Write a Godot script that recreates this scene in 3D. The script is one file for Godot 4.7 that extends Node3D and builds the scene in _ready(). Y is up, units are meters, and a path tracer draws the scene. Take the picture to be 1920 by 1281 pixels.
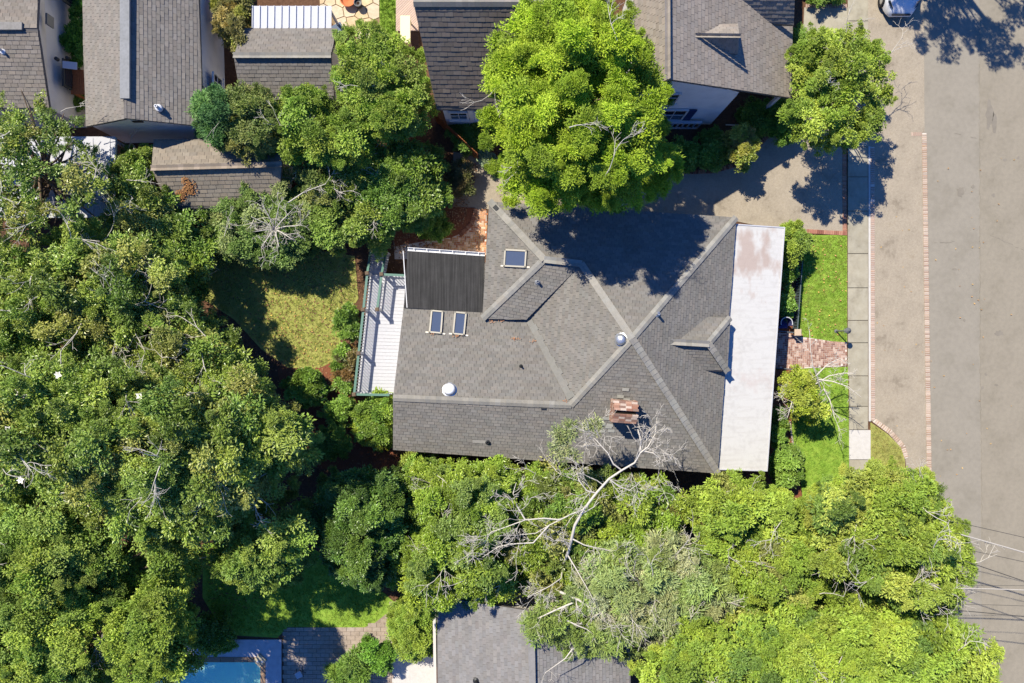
extends Node3D
# Residential lot seen from a drone 36 m up. Plan positions were surveyed as (u, v, height); at() turns them into metres.

const CAM_H := 36.0
const LENS := 1331.0

var rng := RandomNumberGenerator.new()
var taken := {}
var M := {}
var sprigs := {}
var tab_meshes := {}
var brick_meshes := []


func _ready() -> void:
	# ---- camera, sky, sun, exposure
	var cam := Camera3D.new()
	cam.name = "camera"
	cam.fov = 51.4
	cam.near = 0.5
	cam.far = 400.0
	cam.position = Vector3(0, CAM_H, 0)
	cam.rotation_degrees = Vector3(-90, 0, 0)
	add_child(cam)
	cam.current = true

	var env := Environment.new()
	var sky_mat := ProceduralSkyMaterial.new()
	sky_mat.sky_top_color = Color(0.16, 0.34, 0.63)
	sky_mat.sky_horizon_color = Color(0.52, 0.66, 0.86)
	sky_mat.sky_curve = 0.12
	sky_mat.ground_bottom_color = Color(0.16, 0.17, 0.14)
	sky_mat.ground_horizon_color = Color(0.42, 0.48, 0.52)
	sky_mat.energy_multiplier = 1.15
	var sky := Sky.new()
	sky.sky_material = sky_mat
	env.background_mode = Environment.BG_SKY
	env.sky = sky
	env.tonemap_mode = Environment.TONE_MAPPER_LINEAR
	env.tonemap_exposure = 1.44
	env.sdfgi_enabled = true
	env.ssao_enabled = true
	env.ssil_enabled = true
	var we := WorldEnvironment.new()
	we.name = "world_environment"
	we.environment = env
	add_child(we)

	var sun := DirectionalLight3D.new()
	sun.name = "sun"
	sun.light_energy = 1.6
	sun.light_color = Color(1.0, 0.965, 0.9)
	sun.light_angular_distance = 0.5
	sun.shadow_enabled = true
	add_child(sun)
	sun.look_at_from_position(Vector3.ZERO, Vector3(0.535, -1.0, 0.575), Vector3.UP)

	rng.seed = 7341
	make_materials()
	print("materials ", Time.get_ticks_msec())
	build_ground()
	print("ground ", Time.get_ticks_msec())
	build_main_house()
	build_neighbours()
	print("houses ", Time.get_ticks_msec())
	build_trees()
	print("trees ", Time.get_ticks_msec())
	build_things()
	build_car()
	build_cables()
	build_small_growth()
	print("done ", Time.get_ticks_msec())


# ------------------------------------------------------------------ survey
func at(u: float, v: float, h := 0.0) -> Vector3:
	var k := (CAM_H - h) / LENS
	return Vector3((u - 960.0) * k, h, (v - 640.5) * k)


func many(a: Array, h := 0.0) -> PackedVector3Array:
	var r := PackedVector3Array()
	for i in range(0, a.size(), 2):
		r.append(at(a[i], a[i + 1], h))
	return r


func on_plane(u: float, v: float, p: Plane) -> Vector3:
	var c := Vector3(0, CAM_H, 0)
	var hit = p.intersects_ray(c, (at(u, v) - c).normalized())
	return hit if hit != null else at(u, v)


func flat2(a: Array) -> PackedVector2Array:
	var r := PackedVector2Array()
	for i in range(0, a.size(), 2):
		r.append(Vector2(a[i], a[i + 1]))
	return r


func up_plane(a: Vector3, b: Vector3, c: Vector3) -> Plane:
	var n := (b - a).cross(c - a).normalized()
	if n.y < 0:
		n = -n
	return Plane(n, n.dot(a))


# ------------------------------------------------------------------ mesh collecting
class Geo:
	var v := PackedVector3Array()
	var n := PackedVector3Array()
	var c := PackedColorArray()
	var uv_box := Rect2()

	func tri(a: Vector3, b: Vector3, d: Vector3, col := Color.WHITE) -> void:
		var nn := (b - a).cross(d - a).normalized()
		v.append(a); v.append(d); v.append(b)
		n.append(nn); n.append(nn); n.append(nn)
		c.append(col); c.append(col); c.append(col)

	func quad(a: Vector3, b: Vector3, d: Vector3, e: Vector3, col := Color.WHITE) -> void:
		tri(a, b, d, col)
		tri(a, d, e, col)

	func box(t: Transform3D, s: Vector3, col := Color.WHITE, bottom := true) -> void:
		var p := []
		for i in 8:
			p.append(t * Vector3((-0.5 if i & 1 == 0 else 0.5) * s.x, (-0.5 if i & 2 == 0 else 0.5) * s.y, (-0.5 if i & 4 == 0 else 0.5) * s.z))
		quad(p[2], p[6], p[7], p[3], col)
		if bottom:
			quad(p[0], p[1], p[5], p[4], col)
		quad(p[4], p[5], p[7], p[6], col)
		quad(p[1], p[0], p[2], p[3], col)
		quad(p[5], p[1], p[3], p[7], col)
		quad(p[0], p[4], p[6], p[2], col)

	# a block with its upper edges chamfered by e
	func block(t: Transform3D, s: Vector3, e: float, col := Color.WHITE) -> void:
		var q := []
		for level in [[-0.5 * s.y, 0.0], [0.5 * s.y - e, 0.0], [0.5 * s.y, e]]:
			var x: float = 0.5 * s.x - level[1]
			var z: float = 0.5 * s.z - level[1]
			for k in [[-x, -z], [-x, z], [x, z], [x, -z]]:
				q.append(t * Vector3(k[0], level[0], k[1]))
		quad(q[8], q[9], q[10], q[11], col)
		for l in 2:
			for k in 4:
				var m := (k + 1) % 4
				quad(q[l * 4 + k], q[l * 4 + m], q[l * 4 + 4 + m], q[l * 4 + 4 + k], col)

	func prism(top: PackedVector3Array, drop: float, col := Color.WHITE, bottom := false) -> void:
		var p := top.duplicate()
		var ny := 0.0
		for i in p.size():
			var a := p[i]
			var b := p[(i + 1) % p.size()]
			ny += a.z * b.x - a.x * b.z
		if ny < 0:
			p.reverse()
		var flat := PackedVector2Array()
		for q in p:
			flat.append(Vector2(q.x, q.z))
		var idx := Geometry2D.triangulate_polygon(flat)
		for i in range(0, idx.size(), 3):
			var a := p[idx[i]]
			var b := p[idx[i + 1]]
			var d := p[idx[i + 2]]
			if (b - a).cross(d - a).y < 0:
				var sw := b
				b = d
				d = sw
			tri(a, b, d, col)
			if bottom:
				var o := Vector3(0, -drop, 0)
				tri(a + o, d + o, b + o, col)
		for i in p.size():
			var a := p[i]
			var b := p[(i + 1) % p.size()]
			var o := Vector3(0, -drop, 0)
			quad(a, a + o, b + o, b, col)

	func tube(pts: Array, r: Array, sides := 5, col := Color.WHITE) -> void:
		var last := []
		var lastn := []
		for i in pts.size():
			var p: Vector3 = pts[i]
			var d: Vector3 = (pts[mini(i + 1, pts.size() - 1)] - pts[maxi(i - 1, 0)]).normalized()
			var x := d.cross(Vector3(0.31, 0.2, 0.93)).normalized()
			var y := d.cross(x)
			var ring := []
			var rn := []
			for k in sides:
				var a := TAU * k / sides
				var o := x * cos(a) + y * sin(a)
				ring.append(p + o * r[i])
				rn.append(o)
			if i > 0:
				for k in sides:
					var m := (k + 1) % sides
					for q in [[last[k], ring[m], last[m], lastn[k], rn[m], lastn[m]], [last[k], ring[k], ring[m], lastn[k], rn[k], rn[m]]]:
						v.append(q[0]); v.append(q[1]); v.append(q[2])
						n.append(q[3]); n.append(q[4]); n.append(q[5])
						c.append(col); c.append(col); c.append(col)
			last = ring
			lastn = rn

	# surface of turning: profile of [radius, height] going up, round the y axis at o
	func lathe(o: Vector3, prof: Array, sides := 20, col := Color.WHITE) -> void:
		for i in prof.size() - 1:
			for k in sides:
				var a := TAU * k / sides
				var b := TAU * (k + 1) / sides
				var p0 := o + Vector3(cos(a) * prof[i][0], prof[i][1], sin(a) * prof[i][0])
				var p1 := o + Vector3(cos(b) * prof[i][0], prof[i][1], sin(b) * prof[i][0])
				var p2 := o + Vector3(cos(b) * prof[i + 1][0], prof[i + 1][1], sin(b) * prof[i + 1][0])
				var p3 := o + Vector3(cos(a) * prof[i + 1][0], prof[i + 1][1], sin(a) * prof[i + 1][0])
				if prof[i][0] > 0.0001:
					tri(p0, p2, p1, col)
				if prof[i + 1][0] > 0.0001:
					tri(p0, p3, p2, col)

	func mesh(base := Vector3.ZERO) -> ArrayMesh:
		var vv := v
		if base != Vector3.ZERO:
			vv = PackedVector3Array()
			vv.resize(v.size())
			for i in v.size():
				vv[i] = v[i] - base
		var a := []
		a.resize(Mesh.ARRAY_MAX)
		a[Mesh.ARRAY_VERTEX] = vv
		a[Mesh.ARRAY_NORMAL] = n
		a[Mesh.ARRAY_COLOR] = c
		if uv_box.size.x > 0:
			var uv := PackedVector2Array()
			for p in v:
				uv.append(Vector2((p.x - uv_box.position.x) / uv_box.size.x, (p.z - uv_box.position.y) / uv_box.size.y))
			a[Mesh.ARRAY_TEX_UV] = uv
		var m := ArrayMesh.new()
		m.add_surface_from_arrays(Mesh.PRIMITIVE_TRIANGLES, a)
		return m


func numbered(called: String) -> String:
	taken[called] = taken.get(called, -1) + 1
	return called if taken[called] == 0 else "%s_%03d" % [called, taken[called]]


func thing(called: String, label: String, category: String, base := Vector3.ZERO, group := "") -> Node3D:
	var o := Node3D.new()
	o.name = numbered(called)
	o.position = base
	add_child(o)
	o.set_meta("label", label)
	o.set_meta("category", category)
	if group:
		o.set_meta("group", group)
	return o


# g is in world axes; the part is stored relative to its thing (or to its parent part at the thing's base)
func part(parent: Node3D, called: String, g: Geo, mat: Material, kind := "", label := "") -> MeshInstance3D:
	var o := MeshInstance3D.new()
	o.name = called
	var base := Vector3.ZERO
	var q: Node = parent
	while q is Node3D and q != self:
		base += q.position
		q = q.get_parent()
	o.mesh = g.mesh(base)
	o.material_override = mat
	if kind:
		o.set_meta("kind", kind)
	if label:
		o.set_meta("label", label)
	parent.add_child(o, true)
	return o


func setting(called: String, g: Geo, mat: Material) -> MeshInstance3D:
	var o := part(self, numbered(called), g, mat, "structure")
	return o


func inst(parent: Node3D, called: String, m: Mesh, mat: Material, t: Transform3D) -> MeshInstance3D:
	var o := MeshInstance3D.new()
	o.name = called
	o.mesh = m
	o.material_override = mat
	o.transform = t
	parent.add_child(o, true)
	return o


func scatter(parent: Node3D, called: String, m: Mesh, mat: Material, buf: PackedFloat32Array, kind := "") -> MultiMeshInstance3D:
	var mm := MultiMesh.new()
	mm.transform_format = MultiMesh.TRANSFORM_3D
	mm.use_colors = true
	mm.mesh = m
	mm.instance_count = buf.size() / 16
	mm.buffer = buf
	var o := MultiMeshInstance3D.new()
	o.name = called
	o.multimesh = mm
	o.material_override = mat
	if kind:
		o.set_meta("kind", kind)
	parent.add_child(o, true)
	return o


func put(buf: PackedFloat32Array, b: Basis, o: Vector3, col: Color) -> void:
	buf.append_array(PackedFloat32Array([b.x.x, b.y.x, b.z.x, o.x, b.x.y, b.y.y, b.z.y, o.y, b.x.z, b.y.z, b.z.z, o.z, col.r, col.g, col.b, 1.0]))


func vary(c: Color, by: float) -> Color:
	var k := 1.0 + rng.randf_range(-by, by)
	var w := rng.randf_range(-by, by) * 0.2
	return Color(c.r * k * (1 + w), c.g * k, c.b * k * (1 - w))


func srgb(r: float, g: float, b: float) -> Color:
	return Color(r / 255.0, g / 255.0, b / 255.0)


func lin(r: float, g: float, b: float) -> Color:
	return srgb(r, g, b).srgb_to_linear()


# ------------------------------------------------------------------ materials
func noise(f: float, octaves: int, sd: int, kind := FastNoiseLite.TYPE_SIMPLEX_SMOOTH) -> FastNoiseLite:
	var n := FastNoiseLite.new()
	n.noise_type = kind
	n.frequency = f
	n.seed = sd
	n.fractal_octaves = octaves
	return n


# ramp: sRGB colours from low to high; weights for coarse noise, fine noise and single-grain noise
func tex(ramp: Array, sd: int, coarse: float, fine: float, w := Vector3(0.5, 0.3, 0.2), size := 512) -> ImageTexture:
	var a := noise(coarse, 4, sd).get_seamless_image(size, size)
	var b := noise(fine, 3, sd + 11).get_seamless_image(size, size)
	a.convert(Image.FORMAT_L8)
	b.convert(Image.FORMAT_L8)
	var da := a.get_data()
	var db := b.get_data()
	var g := Gradient.new()
	var offs := PackedFloat32Array()
	var cols := PackedColorArray()
	for i in ramp.size():
		offs.append(float(i) / (ramp.size() - 1))
		cols.append(ramp[i])
	g.offsets = offs
	g.colors = cols
	var table := PackedByteArray()
	for i in 256:
		var c := g.sample(i / 255.0)
		table.append_array(PackedByteArray([c.r8, c.g8, c.b8]))
	var r := RandomNumberGenerator.new()
	r.seed = sd
	var out := PackedByteArray()
	out.resize(size * size * 3)
	for i in size * size:
		var k := clampi(int(da[i] * w.x + db[i] * w.y + (r.randi() & 255) * w.z), 0, 255) * 3
		out[i * 3] = table[k]
		out[i * 3 + 1] = table[k + 1]
		out[i * 3 + 2] = table[k + 2]
	return ImageTexture.create_from_image(Image.create_from_data(size, size, false, Image.FORMAT_RGB8, out))


func surf(called: String, t: Texture2D, metres: float, rough := 0.9, big: Texture2D = null, big_metres := 20.0, bump: Texture2D = null, bump_cm := 1.0) -> StandardMaterial3D:
	var m := StandardMaterial3D.new()
	m.resource_name = called
	m.roughness = rough
	m.metallic_specular = 0.3
	m.vertex_color_use_as_albedo = true
	if t:
		m.albedo_texture = t
		m.uv1_triplanar = true
		m.uv1_world_triplanar = true
		m.uv1_scale = Vector3.ONE / metres
	if big:
		m.detail_enabled = true
		m.detail_albedo = big
		m.detail_blend_mode = BaseMaterial3D.BLEND_MODE_MUL
		m.detail_uv_layer = BaseMaterial3D.DETAIL_UV_2
		m.uv2_triplanar = true
		m.uv2_world_triplanar = true
		m.uv2_scale = Vector3.ONE / big_metres
	if bump:
		m.heightmap_enabled = true
		m.heightmap_texture = bump
		m.heightmap_scale = bump_cm
	M[called] = m
	return m


func plain(called: String, c: Color, rough := 0.7, metal := 0.0) -> StandardMaterial3D:
	var m := StandardMaterial3D.new()
	m.resource_name = called
	m.albedo_color = c
	m.roughness = rough
	m.metallic = metal
	m.vertex_color_use_as_albedo = true
	M[called] = m
	return m


func make_materials() -> void:
	var grain := tex([Color(0.8, 0.8, 0.8), Color(0.95, 0.95, 0.95), Color(1, 1, 1)], 5, 0.02, 0.15, Vector3(0.45, 0.3, 0.25))
	var patch := tex([Color(0.78, 0.77, 0.76), Color(0.95, 0.95, 0.95), Color(1, 1, 1), Color(0.93, 0.92, 0.9)], 21, 0.012, 0.06, Vector3(0.7, 0.3, 0.0))
	var soft := tex([Color(0.9, 0.9, 0.89), Color(0.97, 0.97, 0.97), Color(1, 1, 1)], 27, 0.012, 0.06, Vector3(0.7, 0.3, 0.0))
	var lump := tex([Color(0, 0, 0), Color(1, 1, 1)], 31, 0.05, 0.25, Vector3(0.4, 0.35, 0.25))
	surf("soil", tex([srgb(54, 40, 30), srgb(88, 64, 48), srgb(112, 84, 64), srgb(84, 72, 50)], 3, 0.03, 0.2, Vector3(0.4, 0.35, 0.25)), 3.0, 0.95, patch, 17.0, lump, 3.0)
	surf("mulch", tex([srgb(82, 50, 36), srgb(118, 72, 52), srgb(140, 90, 66), srgb(102, 64, 46)], 4, 0.04, 0.3, Vector3(0.3, 0.4, 0.3)), 2.0, 0.95, null, 1.0, lump, 3.0)
	surf("asphalt", tex([srgb(138, 132, 126), srgb(160, 153, 146), srgb(168, 161, 153), srgb(178, 170, 161)], 6, 0.02, 0.3, Vector3(0.3, 0.3, 0.4)), 3.1, 0.9, soft, 13.0, lump, 0.5)
	surf("asphalt_worn", tex([srgb(140, 133, 126), srgb(161, 153, 145), srgb(170, 161, 152), srgb(180, 171, 161)], 7, 0.02, 0.3, Vector3(0.3, 0.3, 0.4)), 2.7, 0.9, soft, 11.0, lump, 0.5)
	surf("aggregate", tex([srgb(126, 113, 100), srgb(160, 146, 131), srgb(182, 168, 152), srgb(202, 190, 176)], 8, 0.03, 0.35, Vector3(0.2, 0.3, 0.5)), 2.3, 0.92, patch, 9.0, lump, 0.8)
	surf("concrete", tex([srgb(150, 140, 124), srgb(172, 162, 145), srgb(180, 171, 155), srgb(192, 184, 170)], 9, 0.012, 0.2, Vector3(0.55, 0.25, 0.2)), 4.1, 0.9, patch, 7.0, lump, 0.4)
	surf("new_concrete", tex([srgb(196, 192, 184), srgb(212, 208, 200), srgb(222, 219, 212)], 10, 0.02, 0.2, Vector3(0.5, 0.25, 0.25)), 3.0, 0.9)
	surf("grass_ground", tex([srgb(96, 126, 42), srgb(120, 154, 54), srgb(142, 168, 66), srgb(154, 168, 80)], 12, 0.015, 0.2, Vector3(0.5, 0.3, 0.2)), 3.7, 0.95, patch, 6.0, lump, 3.0)
	surf("dry_grass_ground", tex([srgb(126, 136, 62), srgb(152, 156, 80), srgb(164, 162, 92), srgb(140, 154, 70)], 13, 0.015, 0.2, Vector3(0.5, 0.3, 0.2)), 2.9, 0.95, patch, 5.0, lump, 3.0)
	surf("shingle", grain, 1.7, 0.95, soft, 8.0)
	surf("brick", tex([Color(0.72, 0.7, 0.68), Color(0.92, 0.92, 0.92), Color(1, 1, 1)], 14, 0.03, 0.2, Vector3(0.4, 0.3, 0.3)), 0.9, 0.92)
	surf("mortar", tex([srgb(176, 164, 150), srgb(204, 194, 182), srgb(216, 208, 198)], 15, 0.03, 0.2), 1.0, 0.95)
	surf("membrane", null, 1.0, 0.62)
	M.membrane.albedo_texture = membrane_picture()
	M.membrane.uv1_triplanar = false
	M.membrane.metallic_specular = 0.4
	surf("black_roof", null, 1.0, 0.7)
	M.black_roof.albedo_texture = black_roof_picture()
	surf("white_wall", tex([srgb(205, 203, 200), srgb(224, 222, 219), srgb(230, 229, 226)], 16, 0.01, 0.15, Vector3(0.6, 0.25, 0.15)), 5.0, 0.75)
	surf("cream_wall", tex([srgb(206, 198, 184), srgb(226, 219, 206), srgb(232, 226, 214)], 17, 0.01, 0.15, Vector3(0.6, 0.25, 0.15)), 5.0, 0.8)
	surf("white_paint", tex([srgb(214, 214, 216), srgb(228, 228, 230), srgb(233, 233, 235)], 18, 0.02, 0.2), 2.0, 0.6)
	surf("wood", tex([srgb(98, 58, 36), srgb(142, 88, 54), srgb(166, 108, 70)], 19, 0.02, 0.2), 1.3, 0.8)
	surf("stone", tex([srgb(176, 158, 132), srgb(206, 188, 160), srgb(222, 206, 182)], 20, 0.015, 0.2, Vector3(0.5, 0.25, 0.25)), 2.6, 0.9)
	surf("paver", tex([srgb(142, 130, 118), srgb(168, 155, 142), srgb(182, 170, 157)], 22, 0.02, 0.25), 1.9, 0.92, patch, 6.0)
	surf("pool_deck", tex([srgb(166, 158, 158), srgb(190, 184, 186), srgb(202, 197, 198)], 23, 0.015, 0.2), 3.0, 0.85)
	surf("bark", tex([srgb(70, 58, 46), srgb(112, 96, 80), srgb(146, 130, 112)], 24, 0.03, 0.2), 0.8, 0.95)
	surf("dead_wood", tex([srgb(166, 158, 146), srgb(198, 192, 180), srgb(214, 209, 199)], 25, 0.03, 0.2), 0.8, 0.9)
	plain("white_metal", srgb(226, 228, 232), 0.45)
	plain("green_paint", srgb(86, 122, 108), 0.55)
	plain("grey_metal", srgb(150, 152, 154), 0.4, 0.5)
	plain("galvanised", srgb(196, 198, 200), 0.32, 0.75)
	plain("dark_metal", srgb(42, 44, 46), 0.5, 0.3)
	plain("gutter", srgb(206, 198, 182), 0.5)
	plain("trim", srgb(226, 226, 224), 0.6)
	plain("shutter", srgb(34, 48, 92), 0.5)
	plain("black_shutter", srgb(46, 50, 50), 0.6)
	plain("terracotta", srgb(196, 116, 70), 0.85)
	plain("black_pot", srgb(44, 46, 50), 0.5)
	plain("cream_paint", srgb(228, 214, 178), 0.7)
	plain("cable", srgb(70, 68, 66), 0.7)
	plain("pool_plaster", srgb(168, 228, 216), 0.6)
	plain("frame_bronze", srgb(150, 146, 134), 0.45, 0.2)
	plain("plastic_dome", srgb(225, 226, 228), 0.15)
	M.plastic_dome.clearcoat_enabled = true
	M.plastic_dome.clearcoat = 1.0
	plain("tyre", srgb(26, 26, 27), 0.85)
	plain("car_paint", srgb(214, 217, 221), 0.35, 0.0)
	M.car_paint.clearcoat_enabled = true
	M.car_paint.clearcoat = 1.0
	M.car_paint.clearcoat_roughness = 0.04
	plain("blue_cushion", srgb(40, 48, 104), 0.9)
	var glass := plain("dark_glass", srgb(36, 42, 52), 0.06)
	glass.metallic_specular = 0.7
	var sky_glass := plain("skylight_glass", srgb(74, 84, 104), 0.05)
	sky_glass.metallic_specular = 0.8
	var clear := plain("clear_glass", Color(0.9, 0.95, 0.95, 0.18), 0.03)
	clear.transparency = BaseMaterial3D.TRANSPARENCY_ALPHA
	var water := plain("water", Color(0.75, 0.97, 1.0, 0.12), 0.04)
	water.transparency = BaseMaterial3D.TRANSPARENCY_ALPHA
	water.vertex_color_use_as_albedo = false
	# foliage: the colours come from each leaf and each spray
	for k in [["leaf_glossy", 0.36, Color(0.30, 0.42, 0.08)], ["leaf_soft", 0.55, Color(0.34, 0.46, 0.08)], ["leaf_fine", 0.65, Color(0.34, 0.46, 0.06)]]:
		var m := plain(k[0], Color.WHITE, k[1])
		m.backlight_enabled = true
		m.backlight = k[2]
		m.metallic_specular = 0.45
	for k in ["asphalt", "asphalt_worn", "aggregate", "concrete"]:
		M[k].albedo_color = Color(0.93, 0.945, 0.925)
	M.asphalt.albedo_color = Color(0.88, 0.88, 0.84)
	M.asphalt_worn.albedo_color = Color(0.87, 0.87, 0.82)
	M.shingle.albedo_color = Color(0.975, 0.97, 0.95)
	for k in ["white_paint", "white_metal", "trim", "new_concrete", "membrane"]:
		M[k].albedo_color = Color(M[k].albedo_color.r * 0.9, M[k].albedo_color.g * 0.9, M[k].albedo_color.b * 0.9)
	M.white_paint.albedo_color = Color(0.81, 0.815, 0.825)
	plain("roof_felt", srgb(96, 93, 90), 0.9)
	plain("litter", Color.WHITE, 0.9)
	plain("petal", srgb(236, 232, 216), 0.6)


# worn white roof coating: grey scuffs, and pinkish grit washed along its upper end
func membrane_picture() -> ImageTexture:
	var w := 256
	var h := 768
	var a := noise(0.012, 4, 91)
	var b := noise(0.05, 4, 92)
	var s := noise(0.02, 3, 93)
	var im := Image.create(w, h, false, Image.FORMAT_RGB8)
	var r := RandomNumberGenerator.new()
	r.seed = 9
	for y in h:
		for x in w:
			var c := Color(0.84, 0.835, 0.815)
			var k := b.get_noise_2d(x * 1.0, y * 1.0) * 0.5 + a.get_noise_2d(x * 1.0, y * 1.0) * 0.5
			c = c.lerp(Color(0.70, 0.69, 0.67), clampf(k * 0.6, 0.0, 0.4))
			var streak := s.get_noise_2d(x * 0.35, y * 3.0)
			c = c.lerp(Color(0.76, 0.745, 0.72), clampf(streak * 0.6, 0.0, 0.35))
			var q := Vector2((x / float(w) - 0.52) / 0.42, (y / float(h) - 0.12) / 0.15)
			var stain := clampf((1.15 - q.length()) * 1.1 + a.get_noise_2d(x * 1.1 + 70, y * 0.8) * 1.5 + b.get_noise_2d(x * 1.0, y * 0.5) * 0.3 - 0.2, 0.0, 1.0)
			c = c.lerp(Color(0.71, 0.625, 0.575), stain * 0.7)
			var q2 := Vector2((x / float(w) - 0.6) / 0.5, (y / float(h) - 0.63) / 0.06)
			var st2 := clampf(0.7 - q2.length() + a.get_noise_2d(x * 2.0, y * 2.0 + 300) * 1.2, 0.0, 1.0)
			c = c.lerp(Color(0.78, 0.72, 0.69), st2 * 0.5)
			var g := r.randf_range(-0.018, 0.018)
			im.set_pixel(x, y, Color(c.r + g, c.g + g, c.b + g))
	return ImageTexture.create_from_image(im)


# dark roll roofing in lengths of slightly different age
func black_roof_picture() -> ImageTexture:
	var w := 384
	var h := 256
	var a := noise(0.02, 4, 71)
	var b := noise(0.03, 3, 72)
	var r := RandomNumberGenerator.new()
	r.seed = 19
	var im := Image.create(w, h, false, Image.FORMAT_RGB8)
	for y in h:
		for x in w:
			var k := 0.205 + a.get_noise_2d(x, y) * 0.02 + b.get_noise_2d(x * 3.2, y * 0.12) * 0.07 + r.randf_range(-0.02, 0.02)
			if fmod(x + 8.0, 76.0) < 2.0:
				k -= 0.03
			im.set_pixel(x, y, Color(k * 1.0, k * 0.99, k * 0.98))
	return ImageTexture.create_from_image(im)


# ------------------------------------------------------------------ ground
func sheet(called: String, uv: Array, top: float, mat: Material) -> MeshInstance3D:
	var g := Geo.new()
	g.prism(many(uv), 0.06)
	for i in g.v.size():
		g.v[i].y += top
	return setting(called, g, mat)


func brick_mesh(size: Vector3, ramp: Array) -> Array:
	var r := []
	for c in ramp:
		for k in 2:
			var g := Geo.new()
			g.block(Transform3D.IDENTITY, size, 0.006, vary(c, 0.16))
			r.append(g.mesh())
	return r


# a row of bricks laid side by side from a to b, each across the line
func soldier_row(parent: Node3D, a: Vector3, b: Vector3, pitch: float, meshes: Array, top: float, skip := 0.0) -> void:
	var d := (b - a)
	var n := int(d.length() / pitch)
	var yaw := atan2(-d.z, d.x)
	for i in n:
		if rng.randf() < skip:
			continue
		var p := a.lerp(b, (i + 0.5) / n)
		p.y = top + rng.randf_range(-0.004, 0.004)
		inst(parent, "brick", meshes[rng.randi() % meshes.size()], M.brick, Transform3D(Basis(Vector3.UP, yaw + rng.randf_range(-0.03, 0.03)) * Basis(Vector3.RIGHT, rng.randf_range(-0.02, 0.02)), p - parent.position))


func herringbone(parent: Node3D, outline: PackedVector3Array, yaw: float, top: float, ramp: Array) -> void:
	var L := 0.205
	var W := L / 2
	var meshes := brick_mesh(Vector3(L - 0.014, 0.06, W - 0.014), ramp)
	var flat := PackedVector2Array()
	var box := Rect2(Vector2(outline[0].x, outline[0].z), Vector2.ZERO)
	for p in outline:
		flat.append(Vector2(p.x, p.z))
		box = box.expand(Vector2(p.x, p.z))
	var mid := box.get_center()
	var reach := int(box.size.length() / W / 2) + 3
	var count := 0
	var rest := Geo.new()
	for y in range(-reach, reach):
		for x in range(-reach, reach):
			var k := posmod(x - y, 4)
			if k != 0 and k != 3:
				continue
			var c := Vector2(x + 1.0, y + 0.5) if k == 0 else Vector2(x + 0.5, y + 1.0)
			var p2 := mid + (c * W).rotated(yaw)
			if not Geometry2D.is_point_in_polygon(p2, flat):
				continue
			var b := Basis(Vector3.UP, -yaw + (0.0 if k == 0 else PI / 2)) * Basis(Vector3.RIGHT, rng.randf_range(-0.02, 0.02))
			var t := Transform3D(b, Vector3(p2.x, top - 0.03 + rng.randf_range(-0.004, 0.004), p2.y))
			if count < 300:
				inst(parent, "brick", meshes[rng.randi() % meshes.size()], M.brick, t)
			else:
				rest.block(t, Vector3(L - 0.014, 0.06, W - 0.014), 0.006, vary(ramp[rng.randi() % ramp.size()], 0.16))
			count += 1
	if rest.v.size():
		part(parent, "paving_bricks", rest, M.brick, "stuff")


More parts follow.
